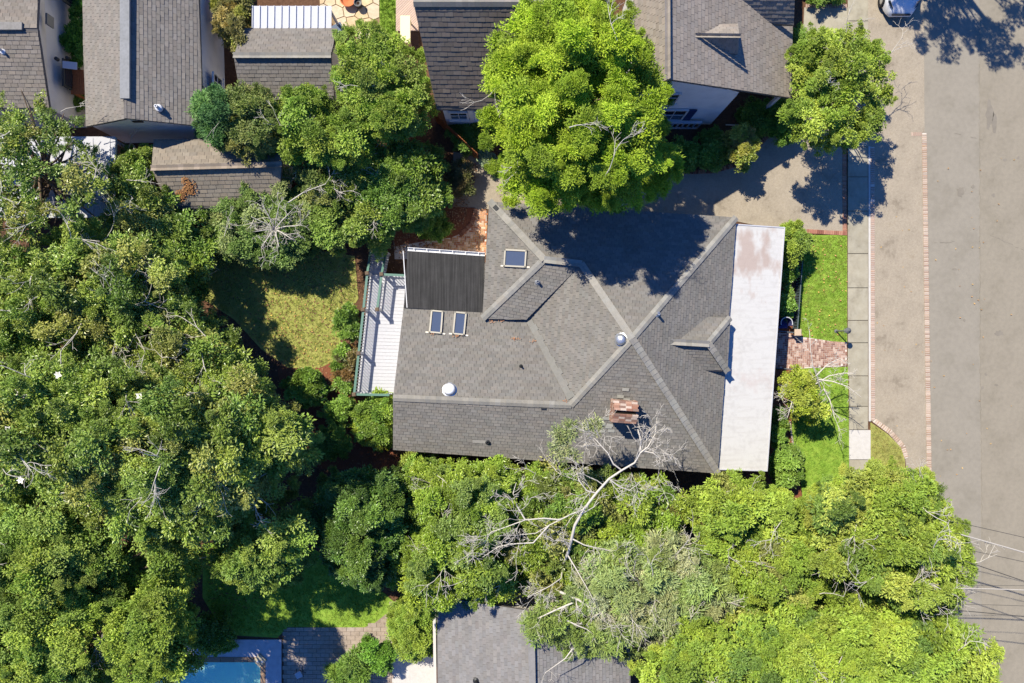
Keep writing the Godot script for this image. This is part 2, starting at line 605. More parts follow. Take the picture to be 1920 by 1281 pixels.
func build_ground() -> void:
	# one sheet to the horizon, open where the pool is sunk into it
	var g := Geo.new()
	var p0 := at(262, 1240)
	var p1 := at(490, 1345)
	var far := 160.0
	var xs := [-far, p0.x, p1.x, far]
	var zs := [-far, p0.z, p1.z, far]
	for i in 3:
		for j in 3:
			if i == 1 and j == 1:
				continue
			g.quad(Vector3(xs[i], 0, zs[j]), Vector3(xs[i], 0, zs[j + 1]), Vector3(xs[i + 1], 0, zs[j + 1]), Vector3(xs[i + 1], 0, zs[j]))
	setting("ground", g, M.soil)

	# street
	sheet("road", [1726, -2600, 1733, 250, 1743, 900, 1752, 1600, 1760, 4200, 2300, 4200, 2300, -2600], 0.012, M.asphalt)
	sheet("road_lane", [1835, -2600, 1838, 600, 1842, 1300, 1850, 4200, 2296, 4200, 2296, -2600], 0.017, M.asphalt_worn)
	road_marks()
	# paved verge between footpath and street
	var verge := sheet("verge_paving", [1627, -700, 1627, 275, 1632, 788, 1666, 812, 1692, 838, 1697, 860, 1700, 885, 1741, 905, 1733, 250, 1728, -700], 0.036, M.aggregate)
	sheet("street_edge", [1700, 885, 1741, 905, 1752, 1600, 1640, 1600, 1640, 1000, 1690, 900], 0.026, M.dry_grass_ground)
	sheet("verge_lawn", [1632, 792, 1664, 814, 1690, 840, 1696, 862, 1698, 905, 1632, 905], 0.04, M.dry_grass_ground)
	var kerb := brick_mesh(Vector3(0.085, 0.07, 0.24), [lin(184, 160, 138), lin(190, 168, 148), lin(194, 176, 158), lin(180, 154, 134)])
	var small := brick_mesh(Vector3(0.085, 0.07, 0.19), [lin(178, 150, 132), lin(188, 166, 150), lin(182, 156, 140)])
	var row_node := sheet("street_brick_edging", [1728.5, 250, 1736.5, 250, 1746, 905, 1738, 905], 0.042, M.mortar)
	soldier_row(row_node, at(1732.5, 252), at(1742, 905), 0.108, kerb, 0.022)
	soldier_row(row_node, at(1708, 252), at(1728, 252), 0.108, small, 0.012)
	var row2 := sheet("footpath_brick_edging", [1631.5, 276, 1639, 276, 1640, 788, 1633, 788], 0.046, M.mortar)
	soldier_row(row2, at(1635.2, 278), at(1636.5, 788), 0.108, small, 0.026, 0.02)
	var row3 := sheet("verge_brick_edging", [1636, 791, 1642, 786, 1671, 806, 1696, 835, 1702, 858, 1696, 860, 1689, 840, 1666, 814], 0.05, M.mortar)
	soldier_row(row3, at(1640, 789), at(1668.5, 810), 0.108, kerb, 0.03)
	soldier_row(row3, at(1668.5, 810), at(1692.5, 837), 0.108, kerb, 0.03)
	soldier_row(row3, at(1692.5, 837), at(1699, 858), 0.108, kerb, 0.03)
	var strip := Geo.new()
	strip.prism(many([1627.5, 275, 1631, 275, 1632, 790, 1628.5, 790]), 0.1)
	for i in strip.v.size():
		strip.v[i].y += 0.062
	setting("kerb_strip", strip, M.new_concrete)

	# footpath of separate slabs
	var walk := Node3D.new()
	walk.name = "footpath"
	walk.set_meta("kind", "structure")
	add_child(walk)
	var cuts := [-420, -330, -250, -170, -95, -20, 40, 100, 160, 220, 276, 332, 396, 476, 540, 601, 643, 705, 762, 806, 862, 912, 975, 1040]
	for i in cuts.size() - 1:
		var sl := Geo.new()
		var bright: bool = cuts[i] == 806
		var c: float = 1.0 if bright else rng.randf_range(0.9, 1.03)
		var a := at(1589.5 if cuts[i] < 700 else 1592.0, cuts[i] + 0.5)
		var b := at(1627.0 if not bright else 1632.0, cuts[i + 1] - 0.5)
		var mid := (a + b) / 2
		sl.block(Transform3D(Basis.IDENTITY, Vector3(mid.x, 0.0 + rng.randf_range(-0.003, 0.003), mid.z)), Vector3(b.x - a.x, 0.1, b.z - a.z), 0.008, Color(c, c, c))
		part(walk, "slab", sl, M.new_concrete if bright else M.concrete)

	# driveway, with its brick seams
	var drive := sheet("driveway", [850, 285, 905, 292, 960, 300, 1160, 318, 1262, 322, 1330, 322, 1380, 312, 1415, 285, 1440, 255, 1470, 240, 1500, 215, 1586, 215, 1586, 436, 1470, 434, 1380, 415, 1000, 400, 912, 392, 850, 392], 0.03, M.aggregate)
	soldier_row(drive, at(1582.5, 150), at(1583.5, 436), 0.105, brick_mesh(Vector3(0.095, 0.07, 0.21), [lin(176, 130, 106), lin(188, 148, 126), lin(164, 118, 98)]), 0.006)
	soldier_row(drive, at(1512, 434), at(1588, 438), 0.105, brick_mesh(Vector3(0.095, 0.07, 0.21), [lin(170, 120, 102), lin(182, 136, 116), lin(158, 106, 90)]), 0.02)
	var edge := brick_mesh(Vector3(0.1, 0.08, 0.21), [lin(150, 102, 80), lin(176, 132, 106), lin(134, 90, 72)])
	var curve := [[1262, 320], [1300, 323], [1340, 321], [1378, 310], [1402, 294], [1424, 272], [1440, 254]]
	for i in curve.size() - 1:
		soldier_row(drive, at(curve[i][0], curve[i][1]), at(curve[i + 1][0], curve[i + 1][1]), 0.115, edge, 0.03)
	sheet("garden_bed", [1205, 232, 1262, 318, 1340, 318, 1378, 307, 1402, 291, 1422, 269, 1436, 252, 1470, 235, 1500, 205, 1490, 180, 1300, 180], 0.02, M.soil)

	sheet("neighbour_path", [1508, 14, 1589, 14, 1589, 215, 1500, 215], 0.024, M.concrete)
	soldier_row(drive, at(1510, 12), at(1588, 12), 0.108, small, 0.02)
	# front lawns and path
	sheet("front_lawn", [1519, 441, 1588, 441, 1588, 642, 1560, 640, 1497, 630, 1492, 610, 1500, 500, 1505, 470], 0.03, M.grass_ground)
	sheet("front_lawn", [1488, 692, 1590, 688, 1592, 905, 1588, 980, 1510, 980, 1499, 880, 1484, 820], 0.03, M.grass_ground)
	var path := sheet("brick_path", [1440, 624, 1492, 626, 1500, 632, 1588, 640, 1588, 686, 1490, 692, 1436, 690], 0.01, M.mortar)
	herringbone(path, many([1442, 626, 1491, 627, 1500, 633, 1587, 641, 1587, 685, 1490, 690, 1438, 689]), 0.02, 0.026, [lin(164, 128, 112), lin(176, 142, 126), lin(192, 168, 154), lin(152, 114, 100)])

	# back garden
	sheet("back_lawn", [372, 470, 420, 440, 500, 480, 600, 470, 665, 480, 672, 560, 640, 610, 636, 672, 600, 690, 540, 690, 490, 655, 440, 600, 380, 560], 0.02, M.dry_grass_ground)
	sheet("rear_lawn", [380, 1020, 480, 1010, 590, 1030, 660, 1080, 720, 1112, 738, 1128, 726, 1150, 700, 1170, 672, 1180, 536, 1180, 520, 1196, 420, 1190, 380, 1120], 0.02, M.grass_ground)
	var patio := sheet("brick_patio", [912, 388, 912, 478, 880, 486, 740, 486, 738, 452, 800, 446, 852, 440, 852, 388], 0.01, M.mortar)
	herringbone(patio, many([912, 389, 912, 478, 880, 485, 770, 478, 790, 462, 862, 440, 880, 432, 890, 415, 894, 390]), 0.06, 0.026, [lin(196, 146, 106), lin(212, 164, 124), lin(222, 190, 160), lin(188, 128, 92), lin(204, 158, 112)])
	sheet("mulch_bed", [852, 388, 891, 390, 889, 404, 883, 418, 872, 432, 860, 440, 846, 446, 800, 452, 740, 462, 735, 430, 800, 390], 0.05, M.mulch)
	soldier_row(patio, at(893, 392), at(885, 420), 0.105, edge, 0.04)
	soldier_row(patio, at(885, 420), at(862, 442), 0.105, edge, 0.04)
	sheet("mulch_bed", [660, 745, 740, 745, 740, 850, 770, 880, 765, 925, 740, 915, 690, 880, 600, 880, 540, 820, 520, 690, 640, 680], 0.014, M.mulch)
	sheet("mulch_bed", [1440, 440, 1518, 441, 1504, 470, 1499, 500, 1490, 622, 1436, 622], 0.014, M.mulch)
	sheet("mulch_bed", [1436, 694, 1486, 694, 1483, 820, 1497, 880, 1510, 985, 1400, 985, 1400, 800], 0.014, M.mulch)
	# pool, its deck and the paved terrace
	pool(p0, p1)
	var terrace := Node3D.new()
	terrace.name = "paved_terrace"
	terrace.set_meta("kind", "structure")
	add_child(terrace)
	terrace_pavers(terrace)
	sheet("concrete_pad", [742, 1150, 816, 1150, 816, 1340, 735, 1340, 735, 1235], 0.022, M.new_concrete)
	# strip of garden behind the neighbours: flagstones, grass and timber deck
	flagstones()
	sheet("grass_strip", [712, -120, 742, -120, 744, 70, 712, 70], 0.03, M.grass_ground)
	var boards := Node3D.new()
	boards.name = "timber_deck"
	boards.set_meta("kind", "structure")
	add_child(boards)
	for i in 22:
		var bg := Geo.new()
		var u := 742.0 - 60 + i * 5.0
		var a := at(u, 60)
		var b := at(u + 78, -18)
		var poly := Geometry2D.intersect_polygons(PackedVector2Array([Vector2(a.x, a.z), Vector2(b.x, b.z), Vector2(b.x + 0.118, b.z), Vector2(a.x + 0.118, a.z)]), PackedVector2Array([Vector2(at(743, 0).x, -18.2), Vector2(at(783, 0).x, -18.2), Vector2(at(786, 0).x, at(0, 95).z), Vector2(at(743, 0).x, at(0, 95).z)]))
		for q in poly:
			var top := PackedVector3Array()
			for w in q:
				top.append(Vector3(w.x, 0.12, w.y))
			bg.prism(top, 0.04, vary(lin(208, 184, 168), 0.06))
		if bg.v.size():
			part(boards, "board", bg, M.brick)
	var under := Geo.new()
	under.prism(many([743, -30, 783, -30, 786, 95, 743, 95]), 0.06, lin(96, 74, 62))
	for i in under.v.size():
		under.v[i].y += 0.07
	part(boards, "joists", under, M.brick)


func road_marks() -> void:
	# old oil stains and a seam: flat marks in the asphalt
	var g := Geo.new()
	for s in [[1855, 215, 8, 30], [1864, 232, 5, 22], [1801, 360, 7, 10], [1824, 350, 4, 4], [1862, 366, 4, 4], [1873, 625, 9, 6], [1848, 702, 3, 3], [1868, 722, 4, 3], [1842, 727, 3, 3], [1790, 505, 6, 2], [1909, 296, 3, 3], [1884, 300, 4, 3], [1772, 455, 14, 1.2], [1808, 600, 3, 3], [1752, 990, 3, 5]]:
		var pts := PackedVector3Array()
		for k in 14:
			var a := TAU * k / 14
			var r := rng.randf_range(0.6, 1.15)
			pts.append(at(s[0] + cos(a) * s[2] * r, s[1] + sin(a) * s[3] * r) + Vector3(0, 0.021, 0))
		g.prism(pts, 0.002, Color(0.86, 0.85, 0.85))
	setting("road_stains", g, M.asphalt)
	var cr := Geo.new()
	for q in [[1752, 455, 1790, 452], [1836, 120, 1838, 700], [1838, 700, 1842, 1010], [1760, 960, 1772, 1120], [1856, 440, 1920, 470], [1790, 250, 1842, 262]]:
		var p := Vector2(q[0], q[1])
		var e := Vector2(q[2], q[3])
		var n := int(p.distance_to(e) / 7.0) + 2
		var last := p
		for i in range(1, n + 1):
			var nx := p.lerp(e, float(i) / n) + Vector2(rng.randf_range(-1.2, 1.2), rng.randf_range(-1.2, 1.2))
			if rng.randf() < 0.8:
				var w := rng.randf_range(0.006, 0.014)
				var a3 := at(last.x, last.y) + Vector3(0, 0.0225, 0)
				var b3 := at(nx.x, nx.y) + Vector3(0, 0.0225, 0)
				var s := (b3 - a3).cross(Vector3.UP).normalized() * w
				cr.quad(a3 - s, a3 + s, b3 + s, b3 - s, Color(0.85, 0.84, 0.83))
				if cr.n[-1].y < 0:
					for z in range(cr.n.size() - 6, cr.n.size()):
						cr.n[z] = -cr.n[z]
			last = nx
	setting("road_cracks", cr, M.asphalt)


func pool(a: Vector3, b: Vector3) -> void:
	var g := Geo.new()
	var d := 1.1
	var y := 0.0
	g.quad(Vector3(a.x, -d, a.z), Vector3(a.x, -d, b.z), Vector3(b.x, -d, b.z), Vector3(b.x, -d, a.z))
	var c := [Vector3(a.x, y, a.z), Vector3(b.x, y, a.z), Vector3(b.x, y, b.z), Vector3(a.x, y, b.z)]
	for i in 4:
		var p: Vector3 = c[i]
		var q: Vector3 = c[(i + 1) % 4]
		g.quad(p, q, q - Vector3(0, d, 0), p - Vector3(0, d, 0))
	setting("pool_basin", g, M.pool_plaster)
	var w := Geo.new()
	var n := noise(0.9, 2, 61)
	var nx := 36
	var nz := 18
	for i in nx:
		for j in nz:
			var q := []
			for k in [[0, 0], [0, 1], [1, 1], [1, 0]]:
				var x := lerpf(a.x, b.x, float(i + k[0]) / nx)
				var z := lerpf(a.z, b.z, float(j + k[1]) / nz)
				q.append(Vector3(x, -0.1 + n.get_noise_2d(x, z) * 0.012, z))
			w.quad(q[0], q[1], q[2], q[3])
	setting("pool_water", w, M.water)
	# brown coping stones, then pale deck slabs
	var deck := Node3D.new()
	deck.name = "pool_deck"
	deck.set_meta("kind", "structure")
	add_child(deck)
	for k in 9:
		var cg := Geo.new()
		var x0 := lerpf(a.x, b.x, k / 9.0)
		var x1 := lerpf(a.x, b.x, (k + 1) / 9.0)
		cg.block(Transform3D(Basis.IDENTITY, Vector3((x0 + x1) / 2, 0.04, a.z - 0.1)), Vector3(x1 - x0 - 0.012, 0.09, 0.26), 0.012, vary(lin(168, 140, 116), 0.1))
		part(deck, "coping_stone", cg, M.brick)
	for k in 5:
		var cg := Geo.new()
		var z0 := lerpf(a.z, b.z, k / 5.0)
		var z1 := lerpf(a.z, b.z, (k + 1) / 5.0)
		cg.block(Transform3D(Basis.IDENTITY, Vector3(b.x + 0.1, 0.04, (z0 + z1) / 2)), Vector3(0.26, 0.09, z1 - z0 - 0.012), 0.012, vary(lin(168, 140, 116), 0.1))
		part(deck, "coping_stone", cg, M.brick)
	var dk := Geo.new()
	dk.prism(many([262, 1199, 528, 1199, 528, 1345, 498, 1345, 498, 1233.5, 262, 1233.5]), 0.06)
	for i in dk.v.size():
		dk.v[i].y += 0.06
	part(deck, "deck_slab", dk, M.pool_deck)
	var corner := thing("corner_slab", "stone diamond slab with two white fittings at the pool corner", "slab", at(487, 1239, 0.085))
	var sg := Geo.new()
	sg.block(Transform3D(Basis(Vector3.UP, 0.8), at(487, 1239, 0.11) ), Vector3(0.5, 0.05, 0.5), 0.01, lin(196, 184, 156))
	part(corner, "stone", sg, M.brick)
	for s in [-0.11, 0.12]:
		var fg := Geo.new()
		fg.lathe(at(487, 1239, 0.135) + Vector3(s, 0, 0.05), [[0.05, 0.0], [0.05, 0.02], [0.0, 0.03]], 12)
		part(corner, "fitting", fg, M.white_metal)


func terrace_pavers(node: Node3D) -> void:
	var outline := flat2([532, 1180, 672, 1180, 700, 1170, 726, 1150, 742, 1126, 760, 1128, 745, 1165, 735, 1235, 735, 1290, 532, 1290])
	var base := Geo.new()
	base.prism(many([532, 1180, 672, 1180, 700, 1170, 726, 1150, 742, 1126, 760, 1128, 745, 1165, 735, 1235, 735, 1290, 532, 1290]), 0.04, lin(152, 138, 124))
	for i in base.v.size():
		base.v[i].y += 0.028
	part(node, "bedding", base, M.brick)
	var px := 8.0
	var meshes := []
	for k in 8:
		var g := Geo.new()
		g.block(Transform3D.IDENTITY, Vector3(px * 2 * CAM_H / LENS - 0.012, 0.05, px * CAM_H / LENS - 0.012), 0.006, vary(Color(1, 0.98, 0.96), 0.1))
		meshes.append(g.mesh())
	var row := 0
	var v := 1132.0
	while v < 1290:
		var u := 530.0 + (0.0 if row % 2 == 0 else px)
		while u < 760:
			if Geometry2D.is_point_in_polygon(Vector2(u, v), outline):
				inst(node, "paver", meshes[rng.randi() % 8], M.paver, Transform3D(Basis(Vector3.RIGHT, rng.randf_range(-0.01, 0.01)), at(u, v) + Vector3(0, 0.026, 0)))
			u += px * 2
		v += px
		row += 1


func flagstones() -> void:
	var node := Node3D.new()
	node.name = "flagstone_patio"
	node.set_meta("kind", "structure")
	add_child(node)
	var bed := Geo.new()
	bed.prism(many([596, -60, 712, -60, 712, 75, 640, 75, 624, 45, 600, 20]), 0.03, lin(150, 128, 98))
	for i in bed.v.size():
		bed.v[i].y += 0.012
	part(node, "bedding", bed, M.brick)
	# irregular stones: cells of jittered seed points
	var seeds := []
	for j in 6:
		for i in 6:
			seeds.append(Vector2(598 + i * 23 + rng.randf_range(-7, 7) + (11 if j % 2 else 0), -54 + j * 25 + rng.randf_range(-7, 7)))
	var outline := flat2([597, -58, 711, -58, 711, 74, 641, 74, 625, 44, 601, 19])
	for s in seeds:
		var cell := outline.duplicate()
		for o in seeds:
			if o == s:
				continue
			var mid: Vector2 = (s + o) / 2
			var d: Vector2 = (o - s).normalized()
			mid -= d * 0.8
			var t := d.orthogonal() * 900
			var half := PackedVector2Array([mid + t, mid - t, mid - t - d * 900, mid + t - d * 900])
			var cut := Geometry2D.intersect_polygons(cell, half)
			cell = cut[0] if cut.size() else PackedVector2Array()
			if cell.is_empty():
				break
		if cell.size() < 3 or not Geometry2D.is_point_in_polygon(s, outline):
			continue
		var top := PackedVector3Array()
		for q in cell:
			top.append(at(q.x, q.y) + Vector3(0, 0.045, 0))
		var g := Geo.new()
		g.prism(top, 0.04, vary([Color(1, 1, 1), Color(1.0, 0.96, 0.88), Color(0.92, 0.95, 0.97), Color(1.0, 0.92, 0.8)][rng.randi() % 4], 0.07))
		part(node, "flagstone", g, M.stone)


# ------------------------------------------------------------------ roofs
func across_at(pts: PackedVector2Array, d: float) -> Vector2:
	var lo := 1e9
	var hi := -1e9
	for i in pts.size():
		var p := pts[i]
		var q := pts[(i + 1) % pts.size()]
		if (p.y <= d and q.y >= d) or (q.y <= d and p.y >= d):
			if absf(q.y - p.y) < 1e-6:
				lo = minf(lo, minf(p.x, q.x))
				hi = maxf(hi, maxf(p.x, q.x))
			else:
				var x := lerpf(p.x, q.x, (d - p.y) / (q.y - p.y))
				lo = minf(lo, x)
				hi = maxf(hi, x)
	return Vector2(lo, hi)


func tab_variants(tab: float, expo: float, col: Color) -> Array:
	var key := "%f %f %s" % [tab, expo, col]
	if not tab_meshes.has(key):
		var list := []
		for k in 10:
			var g := Geo.new()
			var c := vary(col, 0.11)
			var x := tab / 2 - 0.006
			var t := 0.016 + 0.006 * (k % 3)
			g.quad(Vector3(-x, 0.005, 0), Vector3(-x, t, expo + 0.015), Vector3(x, t, expo + 0.015), Vector3(x, 0.005, 0), c)
			g.quad(Vector3(-x, t, expo + 0.015), Vector3(-x, 0, expo + 0.015), Vector3(x, 0, expo + 0.015), Vector3(x, t, expo + 0.015), c)
			g.tri(Vector3(-x, 0.005, 0), Vector3(-x, 0, expo + 0.015), Vector3(-x, t, expo + 0.015), c)
			g.tri(Vector3(x, 0.005, 0), Vector3(x, t, expo + 0.015), Vector3(x, 0, expo + 0.015), c)
			list.append(g.mesh())
		tab_meshes[key] = list
	return tab_meshes[key]


# lays courses of shingle tabs on one flat, convex roof face; house: {node, shingles, deck, single}
func shingle(house: Dictionary, poly: Array, col: Color, expo := 0.15, tab := 0.31, single := 0) -> void:
	var c := Vector3.ZERO
	var n := Vector3.ZERO
	for i in poly.size():
		var p: Vector3 = poly[i]
		var q: Vector3 = poly[(i + 1) % poly.size()]
		n += p.cross(q)
		c += p / poly.size()
	n = n.normalized() * (1.0 if n.y > 0 else -1.0)
	poly = poly.duplicate()
	for i in poly.size():
		poly[i] = poly[i] - Vector3(0, (poly[i] - c).dot(n) / n.y, 0)
	var down := (Vector3.DOWN - n * Vector3.DOWN.dot(n)).normalized()
	var side := n.cross(down)
	var off := n * c.dot(n)
	var pts := PackedVector2Array()
	var dmin := 1e9
	var dmax := -1e9
	for p in poly:
		var q := Vector2(p.dot(side), p.dot(down))
		pts.append(q)
		dmin = minf(dmin, q.y)
		dmax = maxf(dmax, q.y)
	var thick := PackedVector3Array()
	for p in poly:
		thick.append(p - Vector3(0, 0.012, 0))
	house.deck.prism(thick, 0.14, Color.WHITE, true)
	var geo: Geo = house.shingles
	var variants := tab_variants(tab, expo, col)
	var left := single
	for row in range(floori(dmin / expo), ceili(dmax / expo)):
		var d0 := maxf(row * expo, dmin)
		var d1 := minf((row + 1) * expo, dmax)
		if d1 - d0 < 0.02:
			continue
		var i0 := across_at(pts, d0 + 1e-4)
		var i1 := across_at(pts, d1 - 1e-4)
		var shift := fmod(absf(row) * 0.37, 1.0) * tab
		for k in range(floori((minf(i0.x, i1.x) - shift) / tab), ceili((maxf(i0.y, i1.y) - shift) / tab)):
			var a0 := k * tab + shift + 0.006
			var a1 := a0 + tab - 0.012
			var ta0 := clampf(a0, i0.x, i0.y)
			var ta1 := clampf(a1, i0.x, i0.y)
			var ba0 := clampf(a0, i1.x, i1.y)
			var ba1 := clampf(a1, i1.x, i1.y)
			if ta1 - ta0 < 0.01 and ba1 - ba0 < 0.01:
				continue
			if left > 0 and ta1 - ta0 > tab - 0.014 and ba1 - ba0 > tab - 0.014 and d1 - d0 > expo - 0.001 and rng.randf() < 0.5:
				left -= 1
				inst(house.node, "shingle", variants[rng.randi() % variants.size()], M.shingle, Transform3D(Basis(side, n, down), off + side * (a0 + a1) * 0.5 + down * d0 - house.node.position))
				continue
			var t := rng.randf_range(0.014, 0.03)
			var cc := vary(col, 0.11)
			var e := 0.015
			var T0 := off + side * ta0 + down * d0 + n * 0.005
			var T1 := off + side * ta1 + down * d0 + n * 0.005
			var B0 := off + side * ba0 + down * (d1 + e) + n * t
			var B1 := off + side * ba1 + down * (d1 + e) + n * t
			geo.quad(T0, B0, B1, T1, cc)
			geo.quad(B0, B0 - n * t, B1 - n * t, B1, cc)


func caps(node: Node3D, a: Vector3, b: Vector3, n1: Vector3, n2: Vector3, col: Color, width := 0.16, step := 0.24) -> void:
	var dir := (b - a).normalized()
	var s1 := n1.cross(dir)
	var s2 := n2.cross(dir)
	var mid := (n1 + n2).normalized()
	var flat := dir.cross(mid)
	if s1.dot(flat) < 0:
		s1 = -s1
	if s2.dot(flat) > 0:
		s2 = -s2
	var L := a.distance_to(b)
	var count := maxi(1, int(L / step))
	var st := L / count
	var meshes := []
	for k in 5:
		var g := Geo.new()
		var c := vary(col, 0.13)
		var lift := 0.018
		for s in [s1, s2]:
			var p0: Vector3 = mid * (0.05 + lift)
			var p1: Vector3 = dir * (st + 0.03) + mid * 0.05
			var q0: Vector3 = p0 + s * width
			var q1: Vector3 = p1 + s * width
			if (q0 - p0).cross(p1 - p0).dot(mid) > 0:
				g.quad(p0, q0, q1, p1, c)
			else:
				g.quad(p0, p1, q1, q0, c)
			for e in [[p0, q0], [q0, q1], [p1, q1]]:
				g.quad(e[0], e[1], e[1] - mid * 0.03, e[0] - mid * 0.03, c)
		meshes.append(g.mesh())
	for i in count:
		inst(node, "ridge_cap", meshes[rng.randi() % 5], M.shingle, Transform3D(Basis.IDENTITY, a + dir * st * i - node.position))


func wall_loop(g: Geo, pts: PackedVector3Array, tops: Array, t := 0.18) -> void:
	# vertical wall panels between neighbouring plan points, up to the given heights
	for i in pts.size():
		var j := (i + 1) % pts.size()
		var a := pts[i]
		var b := pts[j]
		a.y = 0
		b.y = 0
		var n := (b - a).cross(Vector3.UP).normalized() * t
		var ta: Vector3 = a + Vector3.UP * tops[i]
		var tb: Vector3 = b + Vector3.UP * tops[j]
		g.quad(a, b, tb, ta)
		g.quad(a - n, ta - n, tb - n, b - n)
		g.quad(ta, tb, tb - n, ta - n)


# a window standing in a wall: frame, pane, sill; facing n
func window_on(node: Node3D, p: Vector3, n: Vector3, w: float, h: float, frame: Material, shutters: Material = null, panes := 2) -> void:
	var x := Vector3.UP.cross(n).normalized()
	var b := Basis(x, Vector3.UP, n)
	var f := Geo.new()
	for s in [-1, 1]:
		f.box(Transform3D(b, p + x * s * (w / 2 + 0.04) + n * 0.03), Vector3(0.08, h + 0.16, 0.09))
		f.box(Transform3D(b, p + Vector3.UP * s * (h / 2 + 0.04) + n * 0.03), Vector3(w, 0.08, 0.09))
	var o := part(node, "window", f, frame)
	var ps := Geo.new()
	ps.box(Transform3D(b, p + n * 0.015), Vector3(w, h, 0.02))
	part(o, "pane", ps, M.dark_glass)
	var bars := Geo.new()
	bars.box(Transform3D(b, p + n * 0.035), Vector3(w, 0.04, 0.03))
	for k in panes - 1:
		for s in [-1, 1]:
			bars.box(Transform3D(b, p + x * (w * (float(k + 1) / panes - 0.5)) + Vector3.UP * s * (h / 4 + 0.01) + n * 0.035), Vector3(0.03, h / 2 - 0.02, 0.03))
	part(o, "glazing_bar", bars, frame)
	var sill := Geo.new()
	sill.box(Transform3D(b, p - Vector3.UP * (h / 2 + 0.105) + n * 0.06), Vector3(w + 0.24, 0.05, 0.16))
	part(o, "sill", sill, frame)
	if shutters:
		for s in [-1, 1]:
			var sg := Geo.new()
			sg.box(Transform3D(b, p + x * s * (w / 2 + 0.08 + 0.2) + n * 0.03), Vector3(0.38, h + 0.1, 0.05))
			part(node, "shutter", sg, shutters)


func vent_pipe(node: Node3D, p: Vector3, r := 0.05, h := 0.28, mat: Material = null) -> void:
	var g := Geo.new()
	g.lathe(p, [[r * 2.4, -0.1], [r * 2.2, 0.03], [r * 1.1, 0.08], [r, 0.08], [r, h], [r * 0.7, h], [r * 0.7, h - 0.1], [0.0, h - 0.1]], 14)
	part(node, "vent_pipe", g, mat if mat else M.grey_metal)


func sun_dome(node: Node3D, p: Vector3, n: Vector3, r: float, mat: Material) -> void:
	var b := Basis(Quaternion(Vector3.UP, n))
	var g := Geo.new()
	g.lathe(Vector3.ZERO, [[r * 1.3, -0.03], [r * 1.28, 0.015], [r * 1.08, 0.03], [r * 1.05, 0.14], [r * 0.98, 0.17]], 26)
	var d := Geo.new()
	d.lathe(Vector3.ZERO, [[r * 0.99, 0.165], [r * 0.94, 0.21], [r * 0.8, 0.255], [r * 0.55, 0.29], [r * 0.28, 0.306], [0.0, 0.31]], 26)
	for q in [g, d]:
		for i in q.v.size():
			q.v[i] = b * q.v[i] + p
			q.n[i] = b * q.n[i]
	var o := part(node, "sun_tunnel", g, M.galvanised)
	part(o, "dome", d, mat)


func skylight(node: Node3D, c: Array, pl: Plane, glass_called := "glazing") -> void:
	# c: four surveyed corners on the roof face
	var p := []
	for q in c:
		p.append(on_plane(q[0], q[1], pl) + pl.normal * 0.02)
	var g := Geo.new()
	var rise := pl.normal * 0.1
	for i in 4:
		var a: Vector3 = p[i]
		var b: Vector3 = p[(i + 1) % 4]
		var d := (b - a).normalized()
		g.box(Transform3D(Basis(d, pl.normal, d.cross(pl.normal)), (a + b) / 2 + rise * 0.5), Vector3(a.distance_to(b) + 0.07, 0.12, 0.07))
	var o := part(node, "skylight", g, M.frame_bronze)
	var gl := Geo.new()
	var lift := pl.normal * 0.06
	gl.quad(p[0] + lift, p[1] + lift, p[2] + lift, p[3] + lift)
	if gl.n[0].y < 0:
		gl = Geo.new()
		gl.quad(p[3] + lift, p[2] + lift, p[1] + lift, p[0] + lift)
	part(o, glass_called, gl, M.skylight_glass)
	for s in [0, 1]:
		var fg := Geo.new()
		var e: Vector3 = (p[3] - p[2]).normalized()
		var at_end: Vector3 = p[2] - e * 0.13 if s == 0 else p[3] + e * 0.13
		fg.box(Transform3D(Basis(e, pl.normal, e.cross(pl.normal)), at_end + pl.normal * 0.01), Vector3(0.14, 0.03, 0.07))
		part(o, "flashing_tab", fg, M.gutter)


